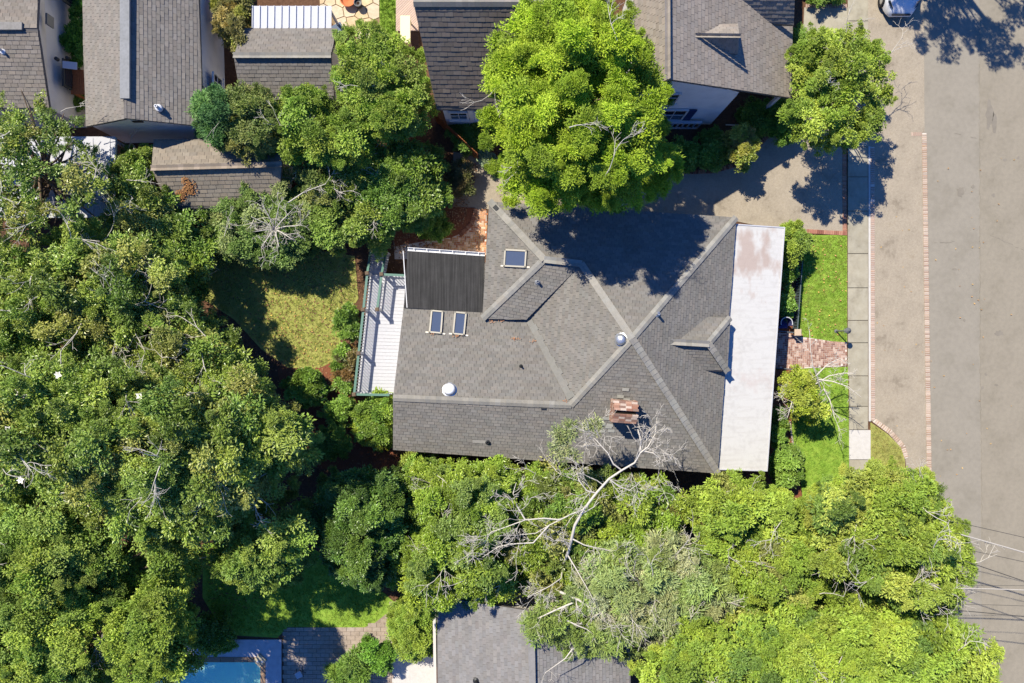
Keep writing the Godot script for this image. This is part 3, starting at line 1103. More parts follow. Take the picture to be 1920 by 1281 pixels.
func build_main_house() -> void:
	var node := thing("main_house", "grey hip-roofed house with white porch roof and brick chimney in the centre", "house", at(1100, 640))
	var H := {"node": node, "shingles": Geo.new(), "deck": Geo.new()}
	var grey := lin(135, 132, 128)
	var pale := grey
	var light := grey
	var apex := at(1185, 635, 5.5)
	var ne := at(1380, 408, 3.3)
	var se := at(1345, 887, 3.3)
	var sw := at(737, 843, 3.3)
	var nw := at(918, 378, 3.3)
	var south := up_plane(se, sw, apex)
	var east := up_plane(ne, se, apex)
	var north := up_plane(nw, ne, apex)
	var r1 := on_plane(1070, 760, south)
	var r2 := on_plane(737, 746, south)
	var n1 := on_plane(1020, 487, north)
	var n2 := on_plane(1090, 495, north)
	var west := up_plane(apex, n2, r1)
	var wing_eave := at(905, 597, 3.3)
	var wing_s := up_plane(n1, n2, wing_eave)
	var wing_w := up_plane(nw, wing_eave, n1)
	var v1 := on_plane(985, 600, west)
	var rear := up_plane(r1, r2, v1)
	shingle(H, [sw, se, r1, r2], grey)
	shingle(H, [r1, se, apex], grey)
	shingle(H, [ne, se, apex], grey, 0.15, 0.31, 300)
	shingle(H, [nw, ne, n2, n1], pale)
	shingle(H, [n2, ne, apex], pale)
	shingle(H, [nw, wing_eave, n1], pale)
	shingle(H, [n1, n2, on_plane(986, 600, wing_s), wing_eave], grey)
	shingle(H, [apex, n2, v1, r1], pale)
	shingle(H, [r1, r2, on_plane(757, 573, rear), on_plane(905, 583, rear), v1], light)
	var capc := lin(158, 156, 151)
	caps(node, ne, apex, north.normal, east.normal, capc)
	caps(node, se, apex, south.normal, east.normal, capc)
	caps(node, r1, apex, south.normal, west.normal, capc)
	caps(node, n2, apex, north.normal, west.normal, capc)
	caps(node, n1, n2, north.normal, wing_s.normal, capc)
	caps(node, nw, n1, north.normal, wing_w.normal, capc)
	caps(node, wing_eave, n1, wing_s.normal, wing_w.normal, capc)
	caps(node, r2, r1, south.normal, rear.normal, capc)
	part(node, "shingles", H.shingles, M.shingle, "stuff")
	part(node, "roof_deck", H.deck, M.roof_felt)
	# valley flashing strip where the rear slope meets the main hip
	var vf := Geo.new()
	var va := v1.lerp(r1, 0.03) + Vector3(0, 0.06, 0)
	var vb := r1.lerp(v1, 0.06) + Vector3(0, 0.06, 0)
	var up_w := west.normal.cross((vb - va).normalized()).normalized()
	if up_w.y < 0:
		up_w = -up_w
	for k in 14:
		var a := va.lerp(vb, k / 14.0)
		var b := va.lerp(vb, (k + 1) / 14.0)
		var wd := 0.3 + 0.12 * (k % 2) * rng.randf()
		vf.quad(a, b, b + up_w * wd, a + up_w * wd, vary(lin(141, 140, 136), 0.05))
		if vf.n[-1].y < 0:
			for i in range(vf.n.size() - 6, vf.n.size()):
				vf.n[i] = -vf.n[i]
	part(node, "valley_shingles", vf, M.shingle)
	# dark flat roof over the back room, with a white gutter
	var bk := Geo.new()
	var b1 := at(764, 471, 2.96)
	var b2 := at(909, 481, 2.98)
	var b3 := at(906, 586, 3.06)
	var b4 := at(757, 577, 3.06)
	bk.uv_box = Rect2(b4.x, b1.z, b2.x - b4.x, b3.z - b1.z)
	bk.prism(PackedVector3Array([b1, b2, b3, b4]), 0.16)
	part(node, "flat_roof", bk, M.black_roof)
	var gut := Geo.new()
	var gd := (b2 - b1).normalized()
	for o in [[-0.02, 0.03], [-0.17, 0.0]]:
		var m := (b1 + b2) / 2 + Vector3(0, -0.03, o[0])
		gut.box(Transform3D(Basis(gd, Vector3.UP, gd.cross(Vector3.UP)), m), Vector3(b1.distance_to(b2), 0.12, 0.025))
	gut.box(Transform3D(Basis(gd, Vector3.UP, gd.cross(Vector3.UP)), (b1 + b2) / 2 + Vector3(0, -0.1, -0.09)), Vector3(b1.distance_to(b2), 0.02, 0.15))
	for k in 6:
		gut.box(Transform3D(Basis(gd, Vector3.UP, gd.cross(Vector3.UP)), b1.lerp(b2, (k + 0.5) / 6.0) + Vector3(0, 0.02, -0.09)), Vector3(0.04, 0.02, 0.15))
	gut.box(Transform3D(Basis(Vector3.UP, 0.07), (b1 + b4) / 2 + Vector3(-0.02, 0.01, 0)), Vector3(0.04, 0.08, b1.distance_to(b4)))
	part(node, "gutter", gut, M.trim)

	# white porch roof along the street front
	var p1 := at(1366, 437, 3.12)
	var p2 := at(1381, 421, 3.1)
	var p3 := at(1471, 427, 2.86)
	var p4 := at(1438, 883, 2.86)
	var p5 := at(1340, 880, 3.12)
	var pr := Geo.new()
	pr.prism(PackedVector3Array([p1, p2, p3, p4, p5]), 0.16, Color.WHITE, true)
	pr.uv_box = Rect2(p5.x, p2.z, p3.x - p5.x, p4.z - p2.z)
	part(node, "porch_roof", pr, M.membrane)
	var lip := Geo.new()
	for e in [[p2, p3], [p3, p4], [p4, p5]]:
		var d: Vector3 = (e[1] - e[0]).normalized()
		lip.box(Transform3D(Basis(d, Vector3.UP, d.cross(Vector3.UP)), (e[0] + e[1]) / 2 + Vector3(0, 0.0, 0)), Vector3(e[0].distance_to(e[1]) + 0.04, 0.06, 0.05))
	part(node, "roof_edge", lip, M.white_paint)
	# porch posts and floor
	for k in 7:
		var q := p3.lerp(p4, 0.02 + 0.96 * k / 6.0) + Vector3(-0.25, 0, 0)
		var pg := Geo.new()
		pg.box(Transform3D(Basis.IDENTITY, Vector3(q.x, 1.35 + 0.2, q.z)), Vector3(0.16, 2.3, 0.16))
		pg.box(Transform3D(Basis.IDENTITY, Vector3(q.x, 0.5, q.z)), Vector3(0.22, 0.2, 0.22))
		pg.box(Transform3D(Basis.IDENTITY, Vector3(q.x, 2.64, q.z)), Vector3(0.22, 0.1, 0.22))
		part(node, "porch_post", pg, M.white_paint)
	var fl := Geo.new()
	var drop := func(p: Vector3, dx: float, y: float) -> Vector3: return Vector3(p.x + dx, y, p.z)
	fl.prism(PackedVector3Array([drop.call(ne, -0.5, 0.4), drop.call(p3, -0.12, 0.4), drop.call(p4, -0.12, 0.4), drop.call(se, -0.5, 0.4)]), 0.4, lin(150, 150, 150))
	part(node, "porch_floor", fl, M.brick)
	# walls under the eaves
	var w := Geo.new()
	var foot := PackedVector3Array([
		nw + Vector3(0.35, 0, 0.35), wing_eave + Vector3(0.35, 0, -0.1), Vector3(b4.x + 0.25, 0, b4.z), Vector3(r2.x + 0.25, 0, r2.z), sw + Vector3(0.35, 0, -0.4), se + Vector3(-0.45, 0, -0.4), ne + Vector3(-0.4, 0, 0.35)])
	wall_loop(w, foot, [3.25, 3.1, 2.85, 4.0, 3.3, 3.25, 3.25])
	part(node, "wall", w, M.white_wall)
	var wb := Geo.new()
	wall_loop(wb, PackedVector3Array([b1 + Vector3(0.25, 0, 0.2), b4 + Vector3(0.25, 0, -0.02), b3 + Vector3(-0.02, 0, -0.02), b2 + Vector3(-0.02, 0, 0.2)]), [2.8, 2.85, 2.85, 2.8])
	part(node, "back_room_wall", wb, M.white_wall)
	var sn := Vector3(-sin(0.072), 0, cos(0.072))
	var en := Vector3(cos(0.072), 0, sin(0.072))
	for t in [0.12, 0.32, 0.55, 0.78]:
		window_on(node, foot[4].lerp(foot[5], t) * Vector3(1, 0, 1) + Vector3(0, 1.7, 0) + sn * 0.05, sn, 0.95, 1.4, M.white_paint)
	for t in [0.12, 0.32, 0.68, 0.88]:
		window_on(node, foot[5].lerp(foot[6], t) * Vector3(1, 0, 1) + Vector3(0, 1.8, 0) + en * 0.05, en, 0.9, 1.5, M.white_paint, M.black_shutter)
	for t in [0.2, 0.5, 0.8]:
		window_on(node, foot[0].lerp(foot[6], t) * Vector3(1, 0, 1) + Vector3(0, 1.7, 0) - sn * 0.05, -sn, 0.9, 1.3, M.white_paint)
	var dg := Geo.new()
	var dp := foot[5].lerp(foot[6], 0.5) * Vector3(1, 0, 1) + Vector3(0, 1.42, 0) + en * 0.04
	dg.box(Transform3D(Basis(en.cross(Vector3.UP), Vector3.UP, en), dp), Vector3(1.0, 2.05, 0.08), lin(70, 40, 32))
	var door := part(node, "door", dg, M.brick)
	var kg := Geo.new()
	kg.lathe(dp + en * 0.06 + Vector3(0, 0, 0.4), [[0.0, -0.03], [0.03, 0.0], [0.0, 0.03]], 10)
	part(door, "handle", kg, M.galvanised)

	# dormer over the porch
	var ha := at(1328, 645, 4.5)
	var dr := on_plane(1250, 640, east)
	dr.y = 4.5
	var d_ne := at(1369, 596, 3.8)
	var d_se := at(1363, 697, 3.8)
	var dn := up_plane(dr, ha, d_ne)
	var ds := up_plane(dr, ha, d_se)
	var de := up_plane(ha, d_ne, d_se)
	var D := {"node": node, "shingles": Geo.new(), "deck": Geo.new()}
	shingle(D, [dr, ha, d_ne, on_plane(1290, 592, dn)], pale)
	shingle(D, [dr, ha, d_se, on_plane(1290, 694, ds)], grey)
	shingle(D, [ha, d_ne, d_se], grey)
	var dorm := part(node, "dormer", D.deck, M.roof_felt)
	part(dorm, "dormer_shingles", D.shingles, M.shingle, "stuff")
	caps(node, dr + Vector3(-0.1, 0.02, 0), ha, dn.normal, ds.normal, capc)
	caps(node, d_ne, ha, dn.normal, de.normal, capc)
	caps(node, d_se, ha, ds.normal, de.normal, capc)
	var dw := Geo.new()
	var c1 := d_ne + Vector3(-0.28, 0, 0.25)
	var c2 := d_se + Vector3(-0.28, 0, -0.25)
	var c3 := c2 + Vector3(-1.7, 0, -0.12)
	var c4 := c1 + Vector3(-1.7, 0, -0.12)
	for e in [[c2, c1], [c3, c2], [c1, c4]]:
		dw.quad(Vector3(e[0].x, 3.0, e[0].z), Vector3(e[1].x, 3.0, e[1].z), e[1], e[0])
	part(dorm, "dormer_wall", dw, M.white_wall)
	var wq := Geo.new()
	wq.box(Transform3D(Basis(Vector3.UP, -0.07), (c1 + c2) / 2 + Vector3(0.03, -0.42, 0)), Vector3(0.05, 0.6, 1.3))
	part(dorm, "dormer_window", wq, M.dark_glass)

	# chimney: courses of bricks round a flue, two pitched courses on top with a slot between
	build_chimney(node, at(1173.5, 774, 5.6) * Vector3(1, 0, 1), 0.072, 3.8, 5.4)
	# skylights
	var face := rear
	skylight(node, [[810, 584], [830, 586], [827, 626], [806, 624]], face)
	skylight(node, [[854, 587], [874, 589], [870, 629], [850, 627]], face)
	skylight(node, [[949, 469], [988, 471], [986, 501], [947, 499]], wing_w)
	sun_dome(node, on_plane(843, 731, rear), rear.normal, 0.26, M.plastic_dome)
	sun_dome(node, on_plane(1165, 637, west), west.normal, 0.24, M.galvanised)
	vent_pipe(node, on_plane(1008, 529, wing_s), 0.06, 0.3)
	vent_pipe(node, on_plane(977, 687, rear), 0.04, 0.25, M.dark_metal)
	vent_pipe(node, on_plane(1232, 589, east), 0.06, 0.42, M.galvanised)
	vent_pipe(node, on_plane(915, 829, south), 0.06, 0.16, M.dark_metal)
	var patch := Geo.new()
	var ppl := south.normal * 0.035
	patch.quad(on_plane(886, 824, south) + ppl, on_plane(886, 830, south) + ppl, on_plane(920, 832, south) + ppl, on_plane(920, 826, south) + ppl, lin(166, 164, 160))
	part(node, "flashing_patch", patch, M.shingle)
	# newer pale shingles beside the chimney
	var fresh := Geo.new()
	for k in 70:
		var u := rng.randf_range(1122, 1185)
		var v := rng.randf_range(722, 808)
		var inside := (v > 775 and u < 1150 and u > 1122 + (1150 - 1122) * clampf((785.0 - v) / 10.0, 0, 1) and v < 805) or (v < 752 and absf(u - 1172) < 4 + (v - 722) * 0.35)
		if not inside:
			continue
		var p := on_plane(u, v, south) + south.normal * (0.034 + 0.0004 * k)
		var dn2 := (Vector3.DOWN - south.normal * Vector3.DOWN.dot(south.normal)).normalized()
		var sd := south.normal.cross(dn2)
		fresh.quad(p - sd * 0.15, p - sd * 0.15 + dn2 * 0.15, p + sd * 0.15 + dn2 * 0.15, p + sd * 0.15, vary(lin(172, 172, 166), 0.06))
	part(node, "new_shingles", fresh, M.shingle)
	# rusty leaf scraps caught on the rear slope, and clip on the ridge
	var clip := Geo.new()
	clip.box(Transform3D(Basis.IDENTITY, on_plane(1019, 766, south) + Vector3(0, 0.05, 0)), Vector3(0.22, 0.05, 0.08))
	part(node, "ridge_bracket", clip, M.dark_metal)
	var slab := Geo.new()
	var hb := nw.lerp(n1, 0.12)
	slab.box(Transform3D(Basis(Vector3.UP, -0.85), hb + Vector3(0, 0.1, 0)), Vector3(0.24, 0.04, 0.2))
	part(node, "hip_vent", slab, M.dark_metal)


func build_chimney(node: Node3D, c: Vector3, yaw: float, y0: float, y1: float) -> void:
	var b := Basis(Vector3.UP, -yaw)
	var core := Geo.new()
	var sx := 1.06
	var sz := 0.92
	core.box(Transform3D(b, Vector3(c.x, (y0 + y1) / 2 - 0.01, c.z)), Vector3(sx - 0.06, y1 - y0, sz - 0.06), lin(176, 160, 146))
	var ch := part(node, "chimney", core, M.mortar)
	var ramp := [lin(162, 124, 106), lin(174, 140, 122), lin(148, 110, 94), lin(196, 176, 160), lin(140, 114, 102)]
	var mesh_a := brick_mesh(Vector3(0.2, 0.062, 0.1), ramp)
	var rows := int((y1 - y0 - 0.25) / 0.075)
	for r in range(maxi(0, rows - 12), rows):
		var y := y0 + 0.25 + r * 0.075 + 0.04
		for side in 4:
			var len_m: float = sx if side % 2 == 0 else sz
			var outw: float = (sz if side % 2 == 0 else sx) / 2 - 0.045
			var n := int(len_m / 0.213)
			var turn := Basis(Vector3.UP, side * PI / 2)
			for k in n:
				var x := (k + 0.5) / n * len_m - len_m / 2 + (0.05 if r % 2 else -0.05)
				inst(ch, "brick", mesh_a[rng.randi() % mesh_a.size()], M.brick, Transform3D(b * turn, c + Vector3(0, y, 0) + b * turn * Vector3(x, 0, outw) - node.position))
	# crown: corbel ring and two banks of bricks leaning to a slot
	var mesh_b := brick_mesh(Vector3(0.26, 0.07, 0.11), ramp)
	for bank in 2:
		var sgn := -1.0 if bank == 0 else 1.0
		for r in 4:
			for k in 4:
				var p := Vector3((k + 0.5) / 4.0 * sx - sx / 2 + (0.02 if r % 2 else -0.02), 0.03 + r * 0.055, sgn * (0.41 - r * 0.095))
				inst(ch, "brick", mesh_b[rng.randi() % mesh_b.size()], M.brick, Transform3D(b * Basis(Vector3.RIGHT, sgn * 0.45), c + Vector3(0, y1, 0) + b * p - node.position))
	var slot := Geo.new()
	slot.box(Transform3D(b, c + Vector3(0, y1 + 0.03, 0)), Vector3(0.9, 0.06, 0.16), lin(40, 34, 30))
	part(ch, "flue", slot, M.brick)


# a gabled building: ridge a-b, two eaves, walls set in under the roof
func gabled(H: Dictionary, ra: Vector3, rb: Vector3, e1a: Vector3, e1b: Vector3, e2a: Vector3, e2b: Vector3, c1: Color, c2: Color, wall: Material, expo := 0.17, tab := 0.33, inset := 0.2, single := 0) -> void:
	shingle(H, [ra, rb, e1b, e1a], c1, expo, tab, single)
	shingle(H, [ra, rb, e2b, e2a], c2, expo, tab)
	var w := Geo.new()
	var along := (rb - ra).normalized() * inset
	var m1 := (e2a - e1a) * Vector3(1, 0, 1)
	var cross := m1.normalized() * inset
	var f1a := e1a + along + cross
	var f1b := e1b - along + cross
	var f2a := e2a + along - cross
	var f2b := e2b - along - cross
	var k := Vector3(0, -0.1, 0)
	var ga := ra + along + k
	var gb := rb - along + k
	for e in [[f1a, f1b], [f2a, f2b]]:
		var q0: Vector3 = e[0]
		var q1: Vector3 = e[1]
		w.quad(Vector3(q0.x, 0, q0.z), Vector3(q1.x, 0, q1.z), q1, q0)
	for e in [[f1a, ga, f2a], [f1b, gb, f2b]]:
		var q0: Vector3 = e[0]
		var q1: Vector3 = e[2]
		w.quad(Vector3(q0.x, 0, q0.z), Vector3(q1.x, 0, q1.z), q1, q0)
		w.tri(q0, q1, e[1])
	# face the panels outwards
	var mid := (f1a + f1b + f2a + f2b) / 4
	for i in range(0, w.v.size(), 3):
		var cc := (w.v[i] + w.v[i + 1] + w.v[i + 2]) / 3 - mid
		cc.y = 0
		if cc.dot(w.n[i]) < 0:
			for q in 3:
				w.n[i + q] = -w.n[i + q]
			var sw := w.v[i + 1]
			w.v[i + 1] = w.v[i + 2]
			w.v[i + 2] = sw
	part(H.node, "wall", w, wall)


func finish_roof(H: Dictionary, mat: Material) -> void:
	part(H.node, "shingles", H.shingles, M.shingle, "stuff")
	part(H.node, "roof_deck", H.deck, mat)


func build_neighbours() -> void:
	# --- north-east house, two wings
	var node := thing("neighbour_house", "white house with brown-grey shingle roof and small dormer beside the driveway", "house", at(1200, 160))
	var H := {"node": node, "shingles": Geo.new(), "deck": Geo.new()}
	var brown_d := lin(130, 121, 114)
	var ra := at(1252, -140, 6.9)
	var rb := at(1253, 148, 6.9)
	var e_a := at(1490, -140, 3.0)
	var e_b := at(1485, 184, 3.0)
	var w_a := at(1185, -140, 4.9)
	var w_b := at(1194, 168, 4.9)
	shingle(H, [ra, rb, e_b, e_a], lin(158, 150, 143), 0.2, 0.3, 300)
	shingle(H, [ra, rb, w_b, w_a], lin(158, 150, 143), 0.2, 0.3)
	var east := up_plane(ra, rb, e_b)
	var westp := up_plane(ra, rb, w_b)
	caps(node, ra, rb, east.normal, westp.normal, lin(166, 160, 154))
	# south gable wall
	var w := Geo.new()
	var zg := rb.z - 0.25
	var hz := func(x: float) -> float: return (east.d - east.normal.x * x - east.normal.z * zg) / east.normal.y if x > rb.x else (westp.d - westp.normal.x * x - westp.normal.z * zg) / westp.normal.y
	var xl := w_b.x + 0.15
	var xr := at(1383, 188, 4.4).x
	var prof := [xl, rb.x, xr]
	for i in 2:
		var x0: float = prof[i]
		var x1: float = prof[i + 1]
		w.quad(Vector3(x0, 0, zg), Vector3(x1, 0, zg), Vector3(x1, hz.call(x1) - 0.12, zg), Vector3(x0, hz.call(x0) - 0.12, zg))
	w.quad(Vector3(xr, 0, zg), Vector3(xr, 0, ra.z + 0.2), Vector3(xr, hz.call(xr) - 0.12, ra.z + 0.2), Vector3(xr, hz.call(xr) - 0.12, zg))
	w.quad(Vector3(xl, 0, ra.z + 0.2), Vector3(xl, 0, zg), Vector3(xl, hz.call(xl) - 0.12, zg), Vector3(xl, hz.call(xl) - 0.12, ra.z + 0.2))
	part(node, "wall", w, M.white_wall)
	# siding boards on the gable, each a lapped strip
	for k in 22:
		var y := 0.25 + k * 0.26
		var xr2 := xr
		var xl2 := xl
		for s in 60:
			if hz.call(xr2) - 0.16 > y + 0.26 or xr2 < rb.x + 0.2:
				break
			xr2 -= 0.1
		for s in 60:
			if hz.call(xl2) - 0.16 > y + 0.26 or xl2 > rb.x - 0.2:
				break
			xl2 += 0.05
		if y + 0.26 > hz.call(rb.x) - 0.2:
			break
		var bd := Geo.new()
		bd.quad(Vector3(xl2, y, zg + 0.035), Vector3(xr2, y, zg + 0.035), Vector3(xr2, y + 0.27, zg + 0.012), Vector3(xl2, y + 0.27, zg + 0.012))
		bd.quad(Vector3(xl2, y, zg + 0.005), Vector3(xr2, y, zg + 0.005), Vector3(xr2, y, zg + 0.035), Vector3(xl2, y, zg + 0.035))
		part(node, "siding_board", bd, M.white_wall)
	var s := Vector3(0, 0, 1)
	window_on(node, Vector3(rb.x - 0.75, 4.15, zg + 0.06), s, 0.8, 1.0, M.trim)
	window_on(node, Vector3(rb.x + 0.6, 4.15, zg + 0.06), s, 0.8, 1.0, M.trim)
	window_on(node, Vector3(rb.x + 1.35, 1.75, zg + 0.06), s, 1.05, 1.4, M.trim, M.shutter)
	window_on(node, Vector3(rb.x - 0.9, 1.75, zg + 0.06), s, 0.9, 1.4, M.trim)
	# porch posts under the long eave
	for q in [[1470, 184], [1480, 60], [1482, -60]]:
		var pg := Geo.new()
		var p := at(q[0], q[1], 2.9)
		pg.box(Transform3D(Basis.IDENTITY, Vector3(p.x - 0.1, 1.45, p.z - 0.2)), Vector3(0.15, 2.9, 0.15))
		part(node, "porch_post", pg, M.trim)
	# cross gable slope towards the street
	shingle(H, [at(1335, -60, 5.9), at(1492, -60, 5.9), at(1489, 46, 3.75), at(1418, 44, 3.75)], lin(158, 150, 143), 0.2, 0.3)
	# dormer
	var D := {"node": node, "shingles": Geo.new(), "deck": Geo.new()}
	var da := at(1302, 67, 6.0)
	var db := at(1386, 68, 6.0)
	var dn := up_plane(da, db, at(1384, 46, 5.35))
	var ds := up_plane(da, db, at(1384, 100, 5.1))
	shingle(D, [da, db, at(1384, 45, 5.35), on_plane(1326, 47, dn)], lin(158, 150, 143), 0.2, 0.3)
	shingle(D, [da, db, at(1384, 100, 5.1), on_plane(1322, 98, ds)], lin(158, 150, 143), 0.2, 0.3)
	var dorm := part(node, "dormer", D.deck, M.roof_felt)
	part(dorm, "dormer_shingles", D.shingles, M.shingle, "stuff")
	caps(node, da, db, dn.normal, ds.normal, lin(170, 164, 156), 0.14)
	var dw := Geo.new()
	var q1 := at(1380, 49, 5.25)
	var q2 := at(1380, 97, 5.0)
	dw.quad(Vector3(q2.x, 3.6, q2.z), Vector3(q1.x, 3.6, q1.z), q1, q2)
	dw.tri(q2, q1, db + Vector3(-0.1, -0.1, 0))
	dw.quad(Vector3(q2.x - 2.2, 3.6, q2.z), Vector3(q2.x, 3.6, q2.z), q2, q2 + Vector3(-2.2, 0, 0))
	dw.quad(Vector3(q1.x, 3.6, q1.z), Vector3(q1.x - 2.2, 3.6, q1.z), q1 + Vector3(-2.2, 0, 0), q1)
	part(dorm, "dormer_wall", dw, M.white_wall)
	# west wing
	var lra := at(775, 4, 7.2)
	var lrb := at(1050, 4, 7.2)
	var lea := at(819, 205, 3.7)
	var leb := at(1080, 207, 3.7)
	shingle(H, [lra, lrb, leb, lea], brown_d, 0.21, 0.36)
	shingle(H, [lra, lrb, at(1075, -220, 4.2), at(772, -220, 4.2)], brown_d, 0.2, 0.34)
	caps(node, lra, lrb, up_plane(lra, lrb, lea).normal, up_plane(lra, lrb, at(772, -220, 4.2)).normal, lin(150, 148, 144), 0.2)
	var lw := Geo.new()
	var wz := lea.z - 0.2
	lw.quad(Vector3(lea.x + 0.2, 0, wz), Vector3(w_b.x + 0.3, 0, wz), Vector3(w_b.x + 0.3, 3.75, wz), Vector3(lea.x + 0.2, 3.75, wz))
	lw.quad(Vector3(lea.x + 0.1, 0, -17), Vector3(lea.x + 0.2, 0, wz), Vector3(lea.x + 0.2, 3.75, wz), Vector3(lra.x + 0.25, 6.9, lra.z))
	lw.quad(Vector3(lea.x + 0.1, 0, -17), Vector3(lra.x + 0.25, 6.9, lra.z), Vector3(lra.x + 0.2, 4.2, -20), Vector3(lra.x + 0.2, 0, -20))
	part(node, "wing_wall", lw, M.white_wall)
	for k in [0.7, 1.9]:
		window_on(node, Vector3(lea.x + 0.2 + k, 2.4, wz + 0.05), s, 0.75, 0.9, M.trim)
	finish_roof(H, M.roof_felt)
	# tawny chimney where the two wings meet
	var ck := Geo.new()
	ck.box(Transform3D(Basis.IDENTITY, at(1196, 140, 5.6) + Vector3(0, -0.5, 0)), Vector3(0.5, 1.3, 0.9), lin(196, 132, 84))
	var chm := part(node, "chimney", ck, M.brick)
	var lipg := Geo.new()
	lipg.box(Transform3D(Basis.IDENTITY, at(1196, 140, 5.6) + Vector3(0, 0.19, 0)), Vector3(0.58, 0.1, 0.98), lin(176, 112, 70))
	part(chm, "chimney_cap", lipg, M.brick)

	# --- long gabled house to the north-west
	var nw := thing("long_house", "long white house with grey shingle gable roof and raised ridge vent", "house", at(270, 60))
	var N := {"node": nw, "shingles": Geo.new(), "deck": Geo.new()}
	var r0 := at(238, -160, 4.5)
	var r1 := at(233, 222, 4.5)
	gabled(N, r0, r1, at(150, -160, 3.1), at(161, 238, 3.1), at(368, -160, 3.1), at(379, 236, 3.1), lin(143, 138, 133), lin(143, 138, 133), M.white_wall, 0.17, 0.3, 0.12, 300)
	finish_roof(N, M.roof_felt)
	var vent := Geo.new()
	var va := at(236, -160, 4.5)
	var vb := at(236, 186, 4.5)
	vent.box(Transform3D(Basis(Vector3.UP, atan2(vb.x - va.x, vb.z - va.z)), (va + vb) / 2 + Vector3(0.0, 0.06, 0)), Vector3(0.42, 0.12, va.distance_to(vb)), lin(156, 158, 162))
	part(nw, "ridge_vent", vent, M.shingle)
	vent_pipe(nw, at(297, 202, 4.05), 0.07, 0.28, M.white_metal)
	window_on(nw, Vector3(at(386, 152, 3.1).x - 0.08, 1.7, at(386, 152, 2.0).z), Vector3(1, 0, 0), 0.6, 0.9, M.trim)
	var gl := Geo.new()
	var gp := at(258, 232, 3.6)
	gl.box(Transform3D(Basis.IDENTITY, gp + Vector3(0, 0, -0.1)), Vector3(0.45, 0.2, 0.05))
	part(nw, "gable_louvre", gl, M.dark_metal)

	# --- house at the far corner
	var fw := thing("corner_house", "cream-walled house with grey roof and black shuttered windows in the corner", "house", at(20, 60))
	var F := {"node": fw, "shingles": Geo.new(), "deck": Geo.new()}
	var fr0 := at(-260, 46, 4.4)
	var fr1 := at(69, 53, 4.4)
	gabled(F, fr0, fr1, at(-260, -190, 2.9), at(78, -190, 2.9), at(-260, 205, 3.0), at(93, 205, 3.0), lin(142, 135, 128), lin(142, 135, 128), M.cream_wall, 0.18, 0.32, 0.05)
	finish_roof(F, M.roof_felt)
	vent_pipe(fw, at(5, 96, 4.0), 0.06, 0.3, M.white_metal)
	var fs := Vector3(1, 0, 0)
	var fx := at(69, 53, 4.4).x - 0.02
	var slot := func(v: float) -> float: return at(0, v, 2.2).z
	for q in [[-10.0, 0.9], [140.0, 1.3]]:
		var wg := Geo.new()
		wg.box(Transform3D(Basis.IDENTITY, Vector3(fx, 1.9, slot.call(q[0]))), Vector3(0.1, 1.3, q[1]))
		var win := part(fw, "window", wg, M.black_shutter)
		var pg := Geo.new()
		pg.box(Transform3D(Basis.IDENTITY, Vector3(fx + 0.03, 1.9, slot.call(q[0]))), Vector3(0.08, 1.1, q[1] - 0.2))
		part(win, "pane", pg, M.dark_glass)
	var lv := Geo.new()
	lv.box(Transform3D(Basis.IDENTITY, Vector3(fx, 3.5, slot.call(62))), Vector3(0.08, 0.5, 0.5), lin(190, 190, 190))
	part(fw, "louvre", lv, M.grey_metal)
	for q in [[112, 2.4], [126, 3.2]]:
		var lg := Geo.new()
		lg.lathe(Vector3(fx + 0.12, q[1], slot.call(q[0])), [[0.0, -0.14], [0.09, -0.1], [0.09, 0.06], [0.03, 0.12], [0.0, 0.12]], 10)
		part(fw, "wall_lantern", lg, M.dark_metal)
	var rv := Geo.new()
	rv.box(Transform3D(Basis.IDENTITY, at(-30, 49, 4.45)), Vector3(3.4, 0.1, 0.34), lin(150, 148, 146))
	part(fw, "ridge_vent", rv, M.shingle)
	var aw := Geo.new()
	aw.box(Transform3D(Basis(Vector3.FORWARD, 0.35), Vector3(fx + 0.3, 2.5, slot.call(127))), Vector3(0.6, 0.04, 0.34))
	part(fw, "awning", aw, M.white_paint)

	# --- garden shed and the white metal roof behind it
	var sh := thing("garden_shed", "small grey-roofed garden shed with pale rear slope", "shed", at(540, 120))
	var S := {"node": sh, "shingles": Geo.new(), "deck": Geo.new()}
	gabled(S, at(438, 105, 3.3), at(620, 105, 3.3), at(456, 54, 2.5), at(632, 54, 2.5), at(452, 187, 2.3), at(627, 187, 2.3), lin(138, 133, 128), lin(138, 133, 128), M.white_wall, 0.17, 0.34, 0.15)
	finish_roof(S, M.roof_felt)
	caps(sh, at(438, 105, 3.3), at(620, 105, 3.3), Vector3(0, 0.9, -0.4).normalized(), Vector3(0, 0.9, 0.4).normalized(), lin(160, 158, 152), 0.14)
	var lean := thing("metal_shelter", "lean-to with white ribbed metal roof panels behind the shed", "shelter", at(547, 30))
	var npan := 11
	for k in npan:
		var pg := Geo.new()
		var u0 := lerpf(473, 622, float(k) / npan)
		var u1 := lerpf(473, 622, float(k + 1) / npan)
		var a := at(u0, 11, 2.6)
		var b := at(u1, 11, 2.6)
		var c := at(u1 - 0.5, 53, 2.35)
		var d := at(u0 - 0.5, 53, 2.35)
		var g2 := 0.01
		pg.quad(a + Vector3(g2, 0, 0), d + Vector3(g2, 0, 0), c - Vector3(g2, 0, 0), b - Vector3(g2, 0, 0))
		var rib := Vector3(0, 0.05, 0)
		pg.quad(a + rib, d + rib, d + rib + Vector3(0.035, 0, 0), a + rib + Vector3(0.035, 0, 0))
		pg.quad(a, d, d + rib, a + rib)
		pg.quad(a + rib + Vector3(0.035, 0, 0), d + rib + Vector3(0.035, 0, 0), d + Vector3(0.035, 0, 0), a + Vector3(0.035, 0, 0))
		part(lean, "roof_panel", pg, M.white_metal)
